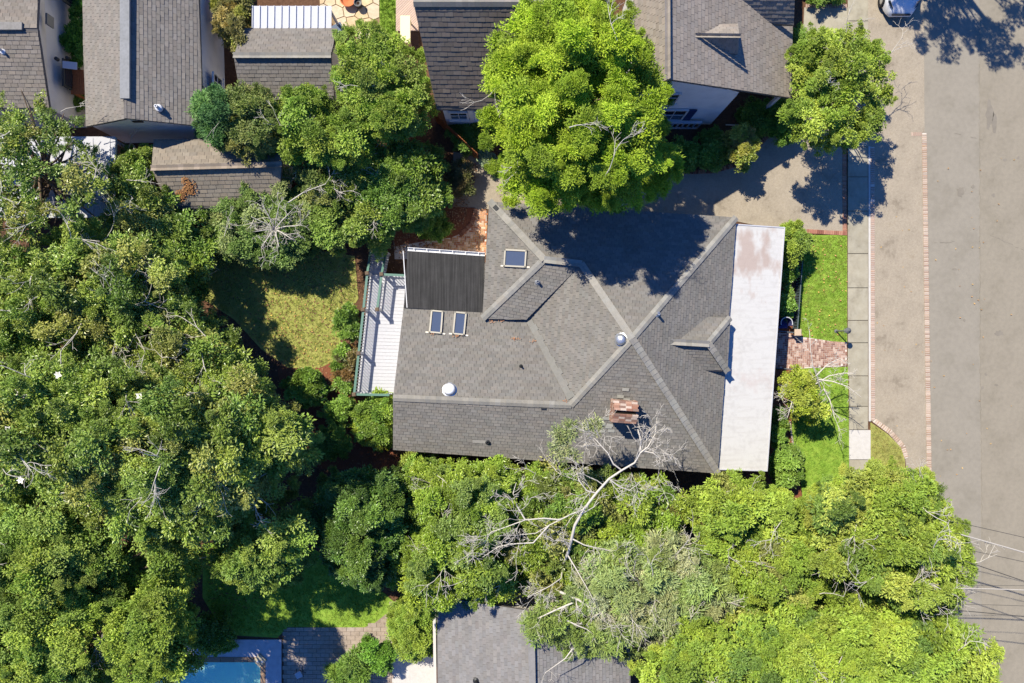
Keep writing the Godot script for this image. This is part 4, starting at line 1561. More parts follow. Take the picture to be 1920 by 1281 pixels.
	for q in [[478, 16], [617, 16]]:
		var pg := Geo.new()
		var p := at(q[0], q[1], 2.5)
		pg.box(Transform3D(Basis.IDENTITY, Vector3(p.x, 1.25, p.z)), Vector3(0.1, 2.5, 0.1))
		part(lean, "post", pg, M.white_paint)

	# --- outbuilding with leaf-strewn roof
	var ob := thing("outbuilding", "weathered grey shingle outbuilding with rusty leaf pile on its roof", "outbuilding", at(400, 320))
	var O := {"node": ob, "shingles": Geo.new(), "deck": Geo.new()}
	gabled(O, at(284, 316, 3.3), at(528, 309, 3.3), at(288, 262, 2.7), at(524, 256, 2.7), at(318, 392, 2.2), at(522, 388, 2.2), lin(152, 143, 131), lin(152, 143, 131), M.white_wall, 0.2, 0.34, 0.15)
	finish_roof(O, M.roof_felt)
	caps(ob, at(284, 316, 3.3), at(528, 309, 3.3), Vector3(0, 0.9, -0.4).normalized(), Vector3(0, 0.9, 0.4).normalized(), lin(160, 150, 138), 0.14)

	# --- white-roofed pavilion under the trees
	var pv := thing("white_pavilion", "white flat-roofed pavilion half hidden beneath the trees", "pavilion", at(100, 330))
	var pg2 := Geo.new()
	pg2.prism(PackedVector3Array([at(-70, 256, 2.7), at(216, 256, 2.7), at(214, 408, 2.6), at(-70, 408, 2.6)]), 0.16, Color.WHITE, true)
	part(pv, "roof", pg2, M.white_paint)
	for k in 9:
		var rg := Geo.new()
		var u := -50.0 + k * 32
		var a := at(u, 256, 2.72)
		var b := at(u, 408, 2.62)
		rg.box(Transform3D(Basis.IDENTITY, (a + b) / 2 + Vector3(0, 0.02, 0)), Vector3(0.05, 0.05, a.distance_to(b) - 0.1))
		part(pv, "roof_rib", rg, M.white_paint)
	for q in [[208, 262], [206, 400], [20, 400], [20, 262]]:
		var g3 := Geo.new()
		var p := at(q[0], q[1], 2.5)
		g3.box(Transform3D(Basis.IDENTITY, Vector3(p.x, 1.25, p.z)), Vector3(0.14, 2.5, 0.14))
		part(pv, "post", g3, M.white_paint)

	# --- garage to the south
	var ga := thing("garage", "grey gable-roofed garage beneath overhanging branches at the lower edge", "garage", at(990, 1240))
	var G := {"node": ga, "shingles": Geo.new(), "deck": Geo.new()}
	gabled(G, at(993, 1146, 4.1), at(1001, 1420, 4.1), at(818, 1118, 2.7), at(822, 1420, 2.7), at(1180, 1150, 2.7), at(1186, 1420, 2.7), lin(145, 143, 143), lin(145, 143, 143), M.cream_wall, 0.17, 0.31, 0.2)
	finish_roof(G, M.roof_felt)
	var gv := Geo.new()
	var g1 := at(996, 1190, 4.12)
	var g2v := at(1001, 1420, 4.12)
	gv.box(Transform3D(Basis(Vector3.UP, atan2(g2v.x - g1.x, g2v.z - g1.z)), (g1 + g2v) / 2 + Vector3(0, 0.06, 0)), Vector3(0.3, 0.12, g1.distance_to(g2v)), lin(150, 149, 150))
	part(ga, "ridge_vent", gv, M.shingle)
	var gg := Geo.new()
	var ge := at(817, 1118, 2.68)
	var gf := at(821, 1420, 2.68)
	gg.box(Transform3D(Basis(Vector3.UP, atan2(gf.x - ge.x, gf.z - ge.z)), (ge + gf) / 2 + Vector3(-0.08, 0, 0)), Vector3(0.13, 0.12, ge.distance_to(gf)))
	part(ga, "gutter", gg, M.gutter)
	vent_pipe(ga, at(893, 1277, 3.3), 0.07, 0.3, M.dark_metal)


# ------------------------------------------------------------------ foliage
# one folded leaf: base p, pointing along d, with face normal near nn
func leaf(g: Geo, p: Vector3, d: Vector3, nn: Vector3, l: float, w: float, col: Color) -> void:
	var s := d.cross(nn).normalized() * w * 0.5
	var u := s.cross(d).normalized()
	var m := p + d * l * 0.45
	var tip := p + d * l - u * l * 0.12
	var fold := u * w * 0.16
	g.tri(p, m + s + fold, tip, col)
	g.tri(p, tip, m - s + fold, col)


func dir() -> Vector3:
	var z := rng.randf_range(-1, 1)
	var a := rng.randf_range(0, TAU)
	var r := sqrt(1 - z * z)
	return Vector3(r * cos(a), z, r * sin(a))


# leaves in a spray, length, width, radius, upward lean, colour spread, tilt of the blades, share of dry leaves
var habits := {
	"broad": [28, 0.145, 0.068, 0.2, 0.25, 0.3, 0.75, 0.035],
	"small": [32, 0.112, 0.064, 0.2, 0.3, 0.28, 0.7, 0.01],
	"cedar": [38, 0.115, 0.046, 0.2, 0.5, 0.2, 0.5, 0.004],
	"long": [24, 0.21, 0.048, 0.22, 0.1, 0.3, 0.7, 0.01],
	"strap": [16, 0.42, 0.06, 0.05, 0.6, 0.2, 0.7, 0.0],
}


func edge_distance(p: Vector2, poly: PackedVector2Array) -> float:
	var d := 1e9
	for i in poly.size():
		d = minf(d, p.distance_to(Geometry2D.get_closest_point_to_segment(p, poly[i], poly[(i + 1) % poly.size()])))
	return d


# boughs of a crown: outline on the survey, dome between the two heights
func boughs(poly: PackedVector2Array, h0: float, h1: float, r: float, gap: float, full: float) -> Array:
	var box := Rect2(poly[0], Vector2.ZERO)
	for p in poly:
		box = box.expand(p)
	var px := LENS / CAM_H
	var want := gap * r * px
	var inner := 1.0
	var tries := int(box.get_area() / (want * want) * 18) + 30
	var got := []
	var lump := noise(0.02, 2, rng.randi() % 1000)
	var rag := noise(0.022, 3, rng.randi() % 1000)
	var wob := minf(22.0, 0.15 * minf(box.size.x, box.size.y))
	for i in tries:
		var p := box.position + Vector2(rng.randf(), rng.randf()) * box.size
		var ragged := p + Vector2(rag.get_noise_2dv(p), rag.get_noise_2d(p.y + 300.0, p.x)) * wob * 1.6
		if not Geometry2D.is_point_in_polygon(ragged, poly):
			continue
		var ok := true
		for q in got:
			if p.distance_to(q[0]) < want * q[2]:
				ok = false
				break
		if not ok:
			continue
		var e := edge_distance(p, poly)
		if not Geometry2D.is_point_in_polygon(p, poly):
			e = 0.0
		inner = maxf(inner, e)
		got.append([p, e, rng.randf_range(0.72, 1.15)])
	var res := []
	for q in got:
		var f := clampf(q[1] / (inner * full), 0.0, 1.0)
		var dome := sqrt(1 - (1 - f) * (1 - f))
		var h := lerpf(h0, h1, clampf(dome * 0.8 + 0.08 + lump.get_noise_2dv(q[0]) * 0.4, 0.0, 1.08)) + rng.randf_range(-0.7, 0.4) * r
		var rr: float = r * q[2] * rng.randf_range(0.85, 1.1)
		var sc := clampf((q[1] / px + 0.25) / rr, 0.55, 1.0)
		res.append([at(q[0].x, q[0].y, maxf(h, 0.25)), rr * sc])
	return res


# whole boughs of leaves, a few shapes for each habit
func bough_shapes(kind: String, r: float, n: int, scale: float) -> Array:
	var key := "%s %f %d %f" % [kind, r, n, scale]
	if not sprigs.has(key):
		var q: Array = habits[kind]
		var list := []
		for variant in 4:
			var g := Geo.new()
			var lobes := []
			for s in 7:
				var ld0 := dir()
				lobes.append(Vector3(ld0.x, absf(ld0.y) * 0.8 - 0.15, ld0.z) * r * rng.randf_range(0.45, 0.95))
			for s in n:
				var d := dir()
				if d.y < 0 and rng.randf() < 0.7:
					d.y = -d.y
				var c: Vector3 = lobes[rng.randi() % 7] + Vector3(d.x, d.y * 0.7, d.z) * r * 0.42 * pow(rng.randf(), 0.4)
				if rng.randf() < 0.2:
					c = Vector3(d.x, d.y * 0.6, d.z) * r * rng.randf() * 0.8
				var upv := (d * 0.7 + Vector3.UP * 0.8 + dir() * 0.35).normalized()
				var bs := Basis(Quaternion(Vector3.UP, upv)) * Basis(Vector3.UP, rng.randf_range(0, TAU))
				bs = bs.scaled(Vector3.ONE * scale * rng.randf_range(0.7, 1.25))
				var tone := vary(Color(1, 1, 1), 0.24)
				for i in q[0]:
					var o := dir()
					var p: Vector3 = o * q[3] * pow(rng.randf(), 0.5)
					p.y *= 0.7
					var ld: Vector3 = (o + dir() * 0.6 + Vector3.UP * q[4]).normalized()
					var nn: Vector3 = (Vector3.UP + dir() * q[6]).normalized()
					var lc := vary(tone, q[5])
					if rng.randf() < q[7]:
						lc = Color(2.3, 1.35, 0.9)
					leaf(g, c + bs * p, (bs * ld).normalized(), (bs * nn).normalized(), q[1] * scale * rng.randf_range(0.7, 1.25), q[2] * scale * rng.randf_range(0.8, 1.2), lc)
			list.append(g.mesh())
		sprigs[key] = list
	return sprigs[key]


# o: kind, mat, cols, n (sprays per bough), r, gap, full, airy, scale, limbs
func grow(called: String, label: String, category: String, outline: Array, foot: Vector2, h0: float, h1: float, o: Dictionary, group := "") -> Node3D:
	var base := at(foot.x, foot.y)
	var node := thing(called, label, category, base, group)
	var r: float = o.get("r", 0.7) * 0.94
	var list := boughs(flat2(outline), h0, h1, r, o.get("gap", 0.95) * 1.03, o.get("full", 0.9))
	var cols: Array = o.cols
	var per: int = int(o.get("n", 46) * 0.8)
	var scale: float = o.get("scale", 1.0)
	var airy: float = o.get("airy", 0.0)
	var layers: int = o.get("layers", 2)
	var shapes := bough_shapes(o.kind, r, int(per * (1.0 - airy * 0.5)), scale)
	var bufs := []
	for s in shapes:
		bufs.append(PackedFloat32Array())
	for b in list:
		if rng.randf() < airy * 0.4:
			continue
		for layer in layers:
			var c: Vector3 = b[0]
			var rr: float = b[1]
			var k := rr / r
			if layer == 1:
				if rng.randf() < 0.45:
					continue
				c += Vector3(rng.randf_range(-0.5, 0.5) * rr, -rr * rng.randf_range(0.9, 1.6), rng.randf_range(-0.5, 0.5) * rr)
				if c.y < 0.3:
					continue
			var bs := Basis(Vector3.UP, rng.randf_range(0, TAU)) * Basis(Vector3.RIGHT, rng.randf_range(-0.35, 0.35))
			var stretch := Vector3(k * rng.randf_range(0.8, 1.25), k * rng.randf_range(0.7, 1.05), k * rng.randf_range(0.8, 1.25))
			var tint := vary(cols[rng.randi() % cols.size()], 0.22)
			put(bufs[rng.randi() % bufs.size()], bs.scaled(stretch), c - base, tint)
			# loose shoots that break the outline
			for s in 2:
				if layer == 0 and rng.randf() < 0.6:
					var a := rng.randf_range(0, TAU)
					var far := rr * rng.randf_range(0.75, 1.35)
					var ks := k * rng.randf_range(0.32, 0.55)
					put(bufs[rng.randi() % bufs.size()], (Basis(Vector3.UP, a) * Basis(Vector3.RIGHT, rng.randf_range(-0.8, 0.8))).scaled(Vector3(ks, ks, ks)), c - base + Vector3(cos(a) * far, rr * rng.randf_range(-0.3, 0.6), sin(a) * far), vary(tint, 0.15))
	for k in bufs.size():
		if bufs[k].size():
			scatter(node, "crown", shapes[k], M[o.mat], bufs[k], "stuff")
	# trunk and a limb into each bough
	var g := Geo.new()
	var top := h0 + (h1 - h0) * 0.45
	var tr: float = o.get("trunk", 0.04 * h1)
	var mid := Vector3.ZERO
	for b in list:
		mid += b[0] / list.size()
	var crown_mid := Vector3(mid.x, top, mid.z)
	var axis := []
	var rad := []
	for k in 6:
		var t := k / 5.0
		axis.append(base.lerp(crown_mid, t) + Vector3(sin(t * 5.0), 0, cos(t * 4.0) - 1.0) * 0.12 * h1 * 0.2)
		rad.append(tr * (1.25 if k == 0 else 1.0 - 0.55 * t))
	g.tube(axis, rad, 8)
	for b in list:
		var s: Vector3 = axis[2 + rng.randi() % 4]
		var e: Vector3 = b[0] - Vector3(0, b[1] * 0.2, 0)
		if e.distance_to(s) < 0.3:
			continue
		var m := s.lerp(e, 0.5) + Vector3(rng.randf_range(-0.2, 0.2), -0.12 * s.distance_to(e) * rng.randf(), rng.randf_range(-0.2, 0.2))
		var lr: float = clampf(tr * 0.4, 0.015, 0.09)
		g.tube([s, m, e], [lr, lr * 0.6, lr * 0.2], 5)
	part(node, "trunk", g, M.bark)
	var twigs: int = o.get("twigs", 0)
	for k in twigs:
		var b: Array = list[rng.randi() % list.size()]
		var tg := Geo.new()
		var a := rng.randf_range(0, TAU)
		var start: Vector3 = b[0] + Vector3(0, b[1] * 0.3, 0)
		spread(tg, start, Vector3(cos(a), rng.randf_range(0.25, 0.7), sin(a)).normalized(), rng.randf_range(0.7, 1.3) * o.get("twig_len", 1.0), o.get("twig_r", 0.022), 3)
		part(node, "bare_branch", tg, M.dead_wood)
	return node


# a branching twig
func spread(g: Geo, p: Vector3, d: Vector3, l: float, r: float, depth: int) -> void:
	var pts := [p]
	var rad := [r]
	var q := p
	var dd := d
	for k in 3:
		dd = (dd + dir() * 0.28).normalized()
		q += dd * l / 3.0
		pts.append(q)
		rad.append(maxf(0.006, r * (1.0 - 0.2 * (k + 1))))
	g.tube(pts, rad, 4)
	if depth > 0:
		for k in 2 + (rng.randi() % 2):
			var side := (dd + dir() * 0.85).normalized()
			side.y *= 0.6
			spread(g, pts[1 + rng.randi() % 3], side.normalized(), l * rng.randf_range(0.5, 0.75), maxf(0.007, r * 0.6), depth - 1)


# branches surveyed one by one: [[u, v, h], ...] with thickness at both ends and side twigs
func limb(g: Geo, line: Array, r0: float, r1: float, side_twigs: int, tw_len := 0.7, depth := 2) -> void:
	var pts := []
	var rad := []
	for i in line.size():
		pts.append(at(line[i][0], line[i][1], line[i][2]))
		rad.append(lerpf(r0, r1, float(i) / (line.size() - 1)))
	g.tube(pts, rad, 6)
	for k in side_twigs:
		var i := rng.randi() % (pts.size() - 1)
		var p: Vector3 = pts[i].lerp(pts[i + 1], rng.randf())
		var along: Vector3 = (pts[i + 1] - pts[i]).normalized()
		var d := (along * 0.7 + dir() * 0.9)
		d.y = absf(d.y) * 0.4
		spread(g, p, d.normalized(), tw_len * rng.randf_range(0.6, 1.2), maxf(0.009, rad[i] * 0.4), depth)


func build_trees() -> void:
	var magnolia := [Color(0.35, 0.43, 0.075), Color(0.29, 0.40, 0.07), Color(0.24, 0.35, 0.06), Color(0.32, 0.42, 0.07), Color(0.20, 0.30, 0.055), Color(0.40, 0.42, 0.10)]
	var bright := [Color(0.31, 0.42, 0.05), Color(0.38, 0.48, 0.065), Color(0.25, 0.36, 0.045)]
	var fresh := [Color(0.29, 0.41, 0.05), Color(0.35, 0.46, 0.06), Color(0.24, 0.36, 0.045)]
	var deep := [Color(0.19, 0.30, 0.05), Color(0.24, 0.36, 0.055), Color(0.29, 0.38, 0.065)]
	var pale := [Color(0.378, 0.42, 0.182), Color(0.308, 0.378, 0.14), Color(0.462, 0.49, 0.266)]
	var olive := [Color(0.26, 0.30, 0.07), Color(0.33, 0.34, 0.09), Color(0.19, 0.25, 0.055)]

	grow("cedar_tree", "tall bright green cedar between the driveway and the neighbour house", "tree",
		[1000, -10, 1060, -40, 1130, -20, 1160, 10, 1195, 35, 1222, 75, 1212, 115, 1240, 160, 1255, 185, 1240, 215, 1264, 290, 1266, 325, 1240, 352, 1200, 358, 1165, 398, 1125, 400, 1095, 366, 1050, 398, 1010, 384, 975, 378, 960, 352, 935, 328, 945, 290, 920, 262, 906, 215, 925, 178, 915, 120, 935, 85, 950, 40, 975, 20],
		Vector2(1052, 300), 4.0, 10.8, {"kind": "cedar", "mat": "leaf_fine", "cols": [Color(0.36, 0.50, 0.03), Color(0.41, 0.54, 0.04), Color(0.29, 0.42, 0.03)], "n": 76, "r": 0.66, "gap": 1.06, "full": 0.85, "airy": 0.2, "twigs": 8, "trunk": 0.3, "scale": 1.0})
	grow("street_tree", "round light green tree by the footpath at the driveway mouth", "tree",
		[1505, 78, 1530, 60, 1565, 64, 1605, 57, 1645, 82, 1666, 120, 1666, 165, 1650, 205, 1652, 235, 1630, 260, 1590, 256, 1545, 276, 1520, 282, 1492, 260, 1480, 230, 1486, 190, 1482, 150, 1494, 110],
		Vector2(1560, 205), 2.8, 5.6, {"kind": "small", "mat": "leaf_soft", "cols": bright, "n": 44, "r": 0.55, "gap": 1.0, "twigs": 4, "trunk": 0.12, "airy": 0.12, "layers": 1})
	grow("garden_tree", "yellow-green tree shading the flagstone patio beside the dark-roofed wing", "tree",
		[652, 66, 682, 48, 712, 62, 745, 84, 778, 104, 793, 142, 798, 190, 803, 232, 770, 252, 720, 248, 680, 240, 652, 212, 637, 168, 628, 122, 640, 92],
		Vector2(725, 215), 2.6, 5.0, {"kind": "small", "mat": "leaf_soft", "cols": fresh + [Color(0.294, 0.392, 0.07)], "n": 46, "r": 0.62, "trunk": 0.14, "twigs": 2})
	grow("small_fir", "feathery blue-green sapling against the wall of the long house", "tree",
		[350, 190, 372, 166, 395, 172, 420, 176, 436, 200, 440, 240, 425, 272, 400, 280, 384, 255, 372, 232, 356, 212],
		Vector2(420, 260), 2.0, 4.6, {"kind": "cedar", "mat": "leaf_fine", "cols": [Color(0.105, 0.238, 0.07), Color(0.14, 0.28, 0.07)], "n": 44, "r": 0.5, "full": 0.9})
	grow("garden_tree", "olive green tree below the garden shed roof", "tree",
		[430, 172, 470, 165, 500, 182, 520, 216, 522, 255, 500, 290, 470, 292, 440, 285, 428, 250, 430, 210],
		Vector2(490, 260), 2.4, 4.8, {"kind": "small", "mat": "leaf_soft", "cols": olive, "n": 40, "r": 0.55, "twigs": 2})
	grow("garden_tree", "mid green tree touching the lower right corner of the shed roof", "tree",
		[515, 190, 545, 167, 590, 172, 626, 192, 652, 216, 690, 248, 688, 292, 640, 302, 585, 292, 540, 300, 515, 282],
		Vector2(610, 265), 2.4, 5.0, {"kind": "small", "mat": "leaf_soft", "cols": fresh, "n": 42, "r": 0.6, "twigs": 3})
	grow("leafy_tree", "large dense green tree beside the brick patio", "tree",
		[640, 300, 690, 280, 740, 262, 790, 268, 815, 295, 836, 330, 834, 390, 800, 428, 740, 436, 690, 458, 650, 440, 636, 380],
		Vector2(745, 390), 1.6, 3.4, {"kind": "broad", "mat": "leaf_glossy", "cols": deep + [Color(0.182, 0.322, 0.056)], "n": 44, "r": 0.62, "trunk": 0.16, "twigs": 4})
	grow("leafy_tree", "grey-twigged dark tree between two larger trees near the back lawn", "tree",
		[552, 300, 600, 284, 642, 296, 655, 350, 660, 420, 640, 466, 604, 456, 598, 420, 590, 380, 570, 350],
		Vector2(640, 410), 1.6, 3.4, {"kind": "small", "mat": "leaf_soft", "cols": deep + olive, "n": 42, "r": 0.6, "twigs": 6})
	var twiggy := grow("lichen_tree", "light green tree with a web of bare grey twigs on top", "tree",
		[400, 392, 412, 352, 450, 326, 500, 318, 545, 332, 584, 362, 598, 402, 598, 450, 566, 480, 530, 492, 482, 490, 442, 480, 402, 456, 393, 430],
		Vector2(530, 430), 1.3, 2.8, {"kind": "small", "mat": "leaf_soft", "cols": [Color(0.21, 0.322, 0.07), Color(0.266, 0.378, 0.084), Color(0.336, 0.392, 0.126)], "n": 40, "r": 0.6, "twigs": 4})
	var tg := Geo.new()
	for k in 9:
		var a := TAU * k / 9
		limb(tg, [[515, 430, 3.2], [515 + cos(a) * 18, 425 + sin(a) * 18, 3.8], [515 + cos(a) * rng.randf_range(38, 55), 422 + sin(a) * rng.randf_range(35, 55), 4.0]], 0.035, 0.012, 5, 0.55)
	limb(tg, [[540, 380, 3.6], [570, 360, 3.8], [610, 345, 3.8], [620, 330, 3.8]], 0.03, 0.01, 6, 0.5)
	part(twiggy, "bare_branches", tg, M.dead_wood)

	var mag := {"kind": "broad", "mat": "leaf_glossy", "cols": magnolia, "n": 46, "r": 0.78, "gap": 0.88, "full": 0.9, "trunk": 0.3, "twigs": 22, "twig_len": 1.25, "twig_r": 0.028}
	grow("magnolia_tree", "broad yellow-green magnolia left of the back lawn", "tree",
		[-60, 500, 60, 468, 120, 434, 200, 424, 262, 432, 322, 460, 345, 500, 340, 560, 380, 596, 430, 602, 456, 640, 440, 690, 380, 720, 280, 700, 150, 690, -60, 700],
		Vector2(300, 590), 2.0, 6.6, mag)
	mag.twigs = 30
	var big := grow("magnolia_tree", "huge glossy magnolia with bare grey twigs in the left centre", "tree",
		[-60, 690, 60, 670, 180, 680, 300, 690, 390, 690, 452, 672, 478, 690, 508, 740, 558, 780, 588, 820, 572, 868, 520, 898, 470, 955, 420, 1002, 370, 1014, 300, 996, 230, 1004, 150, 976, 60, 930, -60, 905],
		Vector2(360, 790), 3.4, 10.0, mag)
	blooms(big)
	grow("tall_tree", "airy olive tree standing over the white pavilion roof", "tree",
		[-50, 205, 30, 182, 58, 166, 100, 190, 146, 222, 130, 250, 170, 290, 200, 320, 210, 370, 200, 420, 150, 432, 60, 466, -50, 480],
		Vector2(120, 380), 3.2, 6.4, {"kind": "broad", "mat": "leaf_glossy", "cols": magnolia + [Color(0.238, 0.336, 0.07)], "n": 34, "r": 0.62, "gap": 1.25, "airy": 0.65, "trunk": 0.2, "twigs": 12, "layers": 1})
	grow("tall_tree", "green tree with layered sprays left of the outbuilding", "tree",
		[205, 320, 250, 272, 282, 280, 284, 330, 312, 385, 330, 420, 352, 480, 330, 470, 262, 440, 205, 425, 208, 370],
		Vector2(290, 430), 1.8, 3.8, {"kind": "broad", "mat": "leaf_glossy", "cols": magnolia, "n": 42, "r": 0.6, "gap": 0.95, "twigs": 5})
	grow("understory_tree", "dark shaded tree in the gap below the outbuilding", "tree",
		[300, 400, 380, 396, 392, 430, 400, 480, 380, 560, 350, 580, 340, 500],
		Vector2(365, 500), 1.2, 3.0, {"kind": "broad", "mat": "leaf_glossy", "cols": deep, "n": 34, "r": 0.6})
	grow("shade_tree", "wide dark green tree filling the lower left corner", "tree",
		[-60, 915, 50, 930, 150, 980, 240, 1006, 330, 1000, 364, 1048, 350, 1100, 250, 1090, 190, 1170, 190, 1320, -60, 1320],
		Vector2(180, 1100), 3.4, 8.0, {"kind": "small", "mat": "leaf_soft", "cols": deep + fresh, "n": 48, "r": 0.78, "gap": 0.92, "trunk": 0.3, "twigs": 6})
	grow("shade_tree", "lighter green rounded tree overhanging the swimming pool", "tree",
		[240, 1112, 290, 1082, 340, 1112, 364, 1170, 354, 1232, 318, 1290, 250, 1310, 206, 1262, 188, 1200, 202, 1150],
		Vector2(330, 1160), 4.4, 8.4, {"kind": "small", "mat": "leaf_soft", "cols": bright + fresh, "n": 48, "r": 0.66, "trunk": 0.2})
	grow("understory_tree", "dark tree added between the magnolia and the evergreen to shade the rear lawn", "tree",  # added tree, its outline and height set to shade the rear lawn
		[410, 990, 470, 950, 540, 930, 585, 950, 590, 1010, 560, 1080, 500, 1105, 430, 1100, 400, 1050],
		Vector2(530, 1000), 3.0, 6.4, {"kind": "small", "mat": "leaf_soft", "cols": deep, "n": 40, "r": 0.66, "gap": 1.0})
	grow("evergreen_tree", "dense rounded dark evergreen next to the bare mulch strip", "tree",
		[602, 920, 642, 890, 700, 887, 748, 902, 764, 950, 754, 1020, 730, 1076, 690, 1104, 642, 1078, 602, 1030, 592, 970],
		Vector2(720, 960), 2.4, 6.0, {"kind": "small", "mat": "leaf_glossy", "cols": [Color(0.14, 0.252, 0.042), Color(0.182, 0.294, 0.049), Color(0.119, 0.21, 0.042)], "n": 56, "r": 0.5, "gap": 0.9, "full": 0.8, "trunk": 0.16})
	grow("evergreen_tree", "bright leafy tree along the house's shaded south wall", "tree",
		[765, 930, 764, 884, 800, 870, 850, 872, 930, 872, 960, 892, 974, 950, 962, 1040, 970, 1104, 930, 1124, 850, 1134, 800, 1150, 752, 1124, 734, 1080, 756, 1020],
		Vector2(855, 950), 2.4, 6.0, {"kind": "small", "mat": "leaf_glossy", "cols": fresh + [Color(0.238, 0.336, 0.07)], "n": 50, "r": 0.62, "gap": 0.9, "trunk": 0.18, "twigs": 8})
	grow("evergreen_tree", "deep green tree behind the bare grey branches", "tree",
		[962, 892, 1010, 882, 1070, 890, 1140, 884, 1200, 902, 1286, 930, 1298, 980, 1270, 1040, 1180, 1080, 1080, 1108, 984, 1108, 960, 1040],
		Vector2(1100, 930), 2.2, 5.4, {"kind": "broad", "mat": "leaf_glossy", "cols": deep + fresh + olive, "n": 42, "r": 0.62, "gap": 0.92, "trunk": 0.18, "twigs": 10})
	grow("willow_tree", "pale silvery green drooping tree in the lower middle", "tree",
		[1090, 1060, 1150, 1024, 1240, 1000, 1320, 1020, 1384, 1062, 1372, 1120, 1344, 1180, 1280, 1216, 1200, 1200, 1130, 1160, 1080, 1110],
		Vector2(1230, 1010), 4.2, 6.6, {"kind": "long", "mat": "leaf_soft", "cols": pale + [Color(0.36, 0.46, 0.16), Color(0.3, 0.4, 0.1)], "n": 46, "r": 0.56, "gap": 0.95, "trunk": 0.2, "twigs": 18, "airy": 0.3})
	var over := grow("willow_tree", "thin green branches hanging over the garage roof", "tree",
		[986, 1146, 1040, 1118, 1100, 1100, 1160, 1120, 1200, 1180, 1180, 1226, 1130, 1236, 1085, 1206, 1022, 1210, 990, 1188],
		Vector2(1130, 1020), 3.8, 5.6, {"kind": "long", "mat": "leaf_soft", "cols": [Color(0.238, 0.336, 0.07), Color(0.294, 0.392, 0.098)], "n": 36, "r": 0.5, "gap": 1.15, "airy": 0.6, "trunk": 0.12, "layers": 1})
	var og := Geo.new()
	limb(og, [[1050, 1110, 5.6], [1085, 1125, 5.7], [1120, 1150, 5.6], [1150, 1180, 5.5], [1165, 1205, 5.4]], 0.06, 0.03, 6, 0.6)
	limb(og, [[1075, 1130, 5.6], [1040, 1145, 5.6], [1008, 1160, 5.5], [1003, 1180, 5.4]], 0.045, 0.02, 5, 0.5)
	limb(og, [[1062, 1163, 5.5], [1080, 1172, 5.6], [1100, 1180, 5.5], [1115, 1192, 5.4]], 0.035, 0.018, 4, 0.4)
	limb(og, [[1075, 1215, 5.2], [1060, 1235, 5.2], [1022, 1262, 5.1]], 0.035, 0.012, 4, 0.5)
	part(over, "bare_branches", og, M.dead_wood)

	grow("canopy_tree", "large bright green tree leaning over the street in the lower right", "tree",
		[1520, 932, 1560, 905, 1592, 880, 1650, 880, 1718, 892, 1746, 922, 1780, 960, 1804, 1000, 1826, 1060, 1808, 1128, 1760, 1158, 1680, 1152, 1600, 1122, 1545, 1060, 1505, 990],
		Vector2(1610, 990), 4.4, 9.0, {"kind": "broad", "mat": "leaf_soft", "cols": bright + [Color(0.40, 0.46, 0.08), Color(0.2, 0.3, 0.05)], "n": 46, "r": 0.7, "gap": 0.95, "trunk": 0.28, "twigs": 16})
	grow("canopy_tree", "mid green tree between the porch corner and the pale willow", "tree",
		[1290, 944, 1330, 915, 1382, 897, 1430, 905, 1472, 932, 1520, 960, 1556, 1060, 1560, 1146, 1480, 1170, 1392, 1158, 1372, 1080, 1322, 1022],
		Vector2(1400, 950), 3.2, 7.2, {"kind": "broad", "mat": "leaf_soft", "cols": bright + fresh + [Color(0.38, 0.42, 0.1)], "n": 46, "r": 0.66, "gap": 0.95, "trunk": 0.22, "twigs": 14})
	grow("canopy_tree", "broad green tree along the bottom edge right of the garage", "tree",
		[1200, 1250, 1280, 1206, 1360, 1158, 1480, 1160, 1600, 1136, 1700, 1154, 1788, 1164, 1826, 1192, 1858, 1244, 1872, 1310, 1200, 1330],
		Vector2(1500, 1170), 4.2, 8.6, {"kind": "broad", "mat": "leaf_soft", "cols": bright + fresh + [Color(0.16, 0.26, 0.045)], "n": 46, "r": 0.7, "gap": 0.95, "trunk": 0.28, "twigs": 14})
	# the tall tree north of the frame whose shadow falls over the street
	grow("street_tree", "tall street tree north of the parked car casting shade on the road", "tree",
		[1690, -330, 1740, -290, 1790, -270, 1830, -300, 1900, -262, 1980, -280, 2040, -360, 2060, -460, 2000, -560, 1860, -600, 1740, -580, 1680, -500, 1660, -410],
		Vector2(1650, -160), 6.5, 9.5, {"kind": "broad", "mat": "leaf_soft", "cols": fresh, "n": 34, "r": 0.7, "gap": 1.5, "airy": 0.6, "trunk": 0.3, "layers": 1})

	# the dead limb tree reaching over the house's south roof
	var dead := thing("dead_tree", "bare grey tree stretching its branches over the south roof slope", "tree", at(1050, 1040))
	var g := Geo.new()
	limb(g, [[1050, 1040, 0.0], [1052, 1045, 2.5], [1056, 1060, 4.6], [1064, 1040, 5.6], [1072, 1010, 6.2], [1078, 985, 6.5], [1095, 955, 6.8], [1118, 925, 7.0], [1142, 898, 7.1], [1166, 882, 7.2], [1190, 868, 7.2], [1200, 850, 7.2], [1202, 828, 7.2], [1196, 805, 7.1]], 0.085, 0.026, 10, 0.95, 3)
	part(dead, "trunk", g, M.dead_wood)
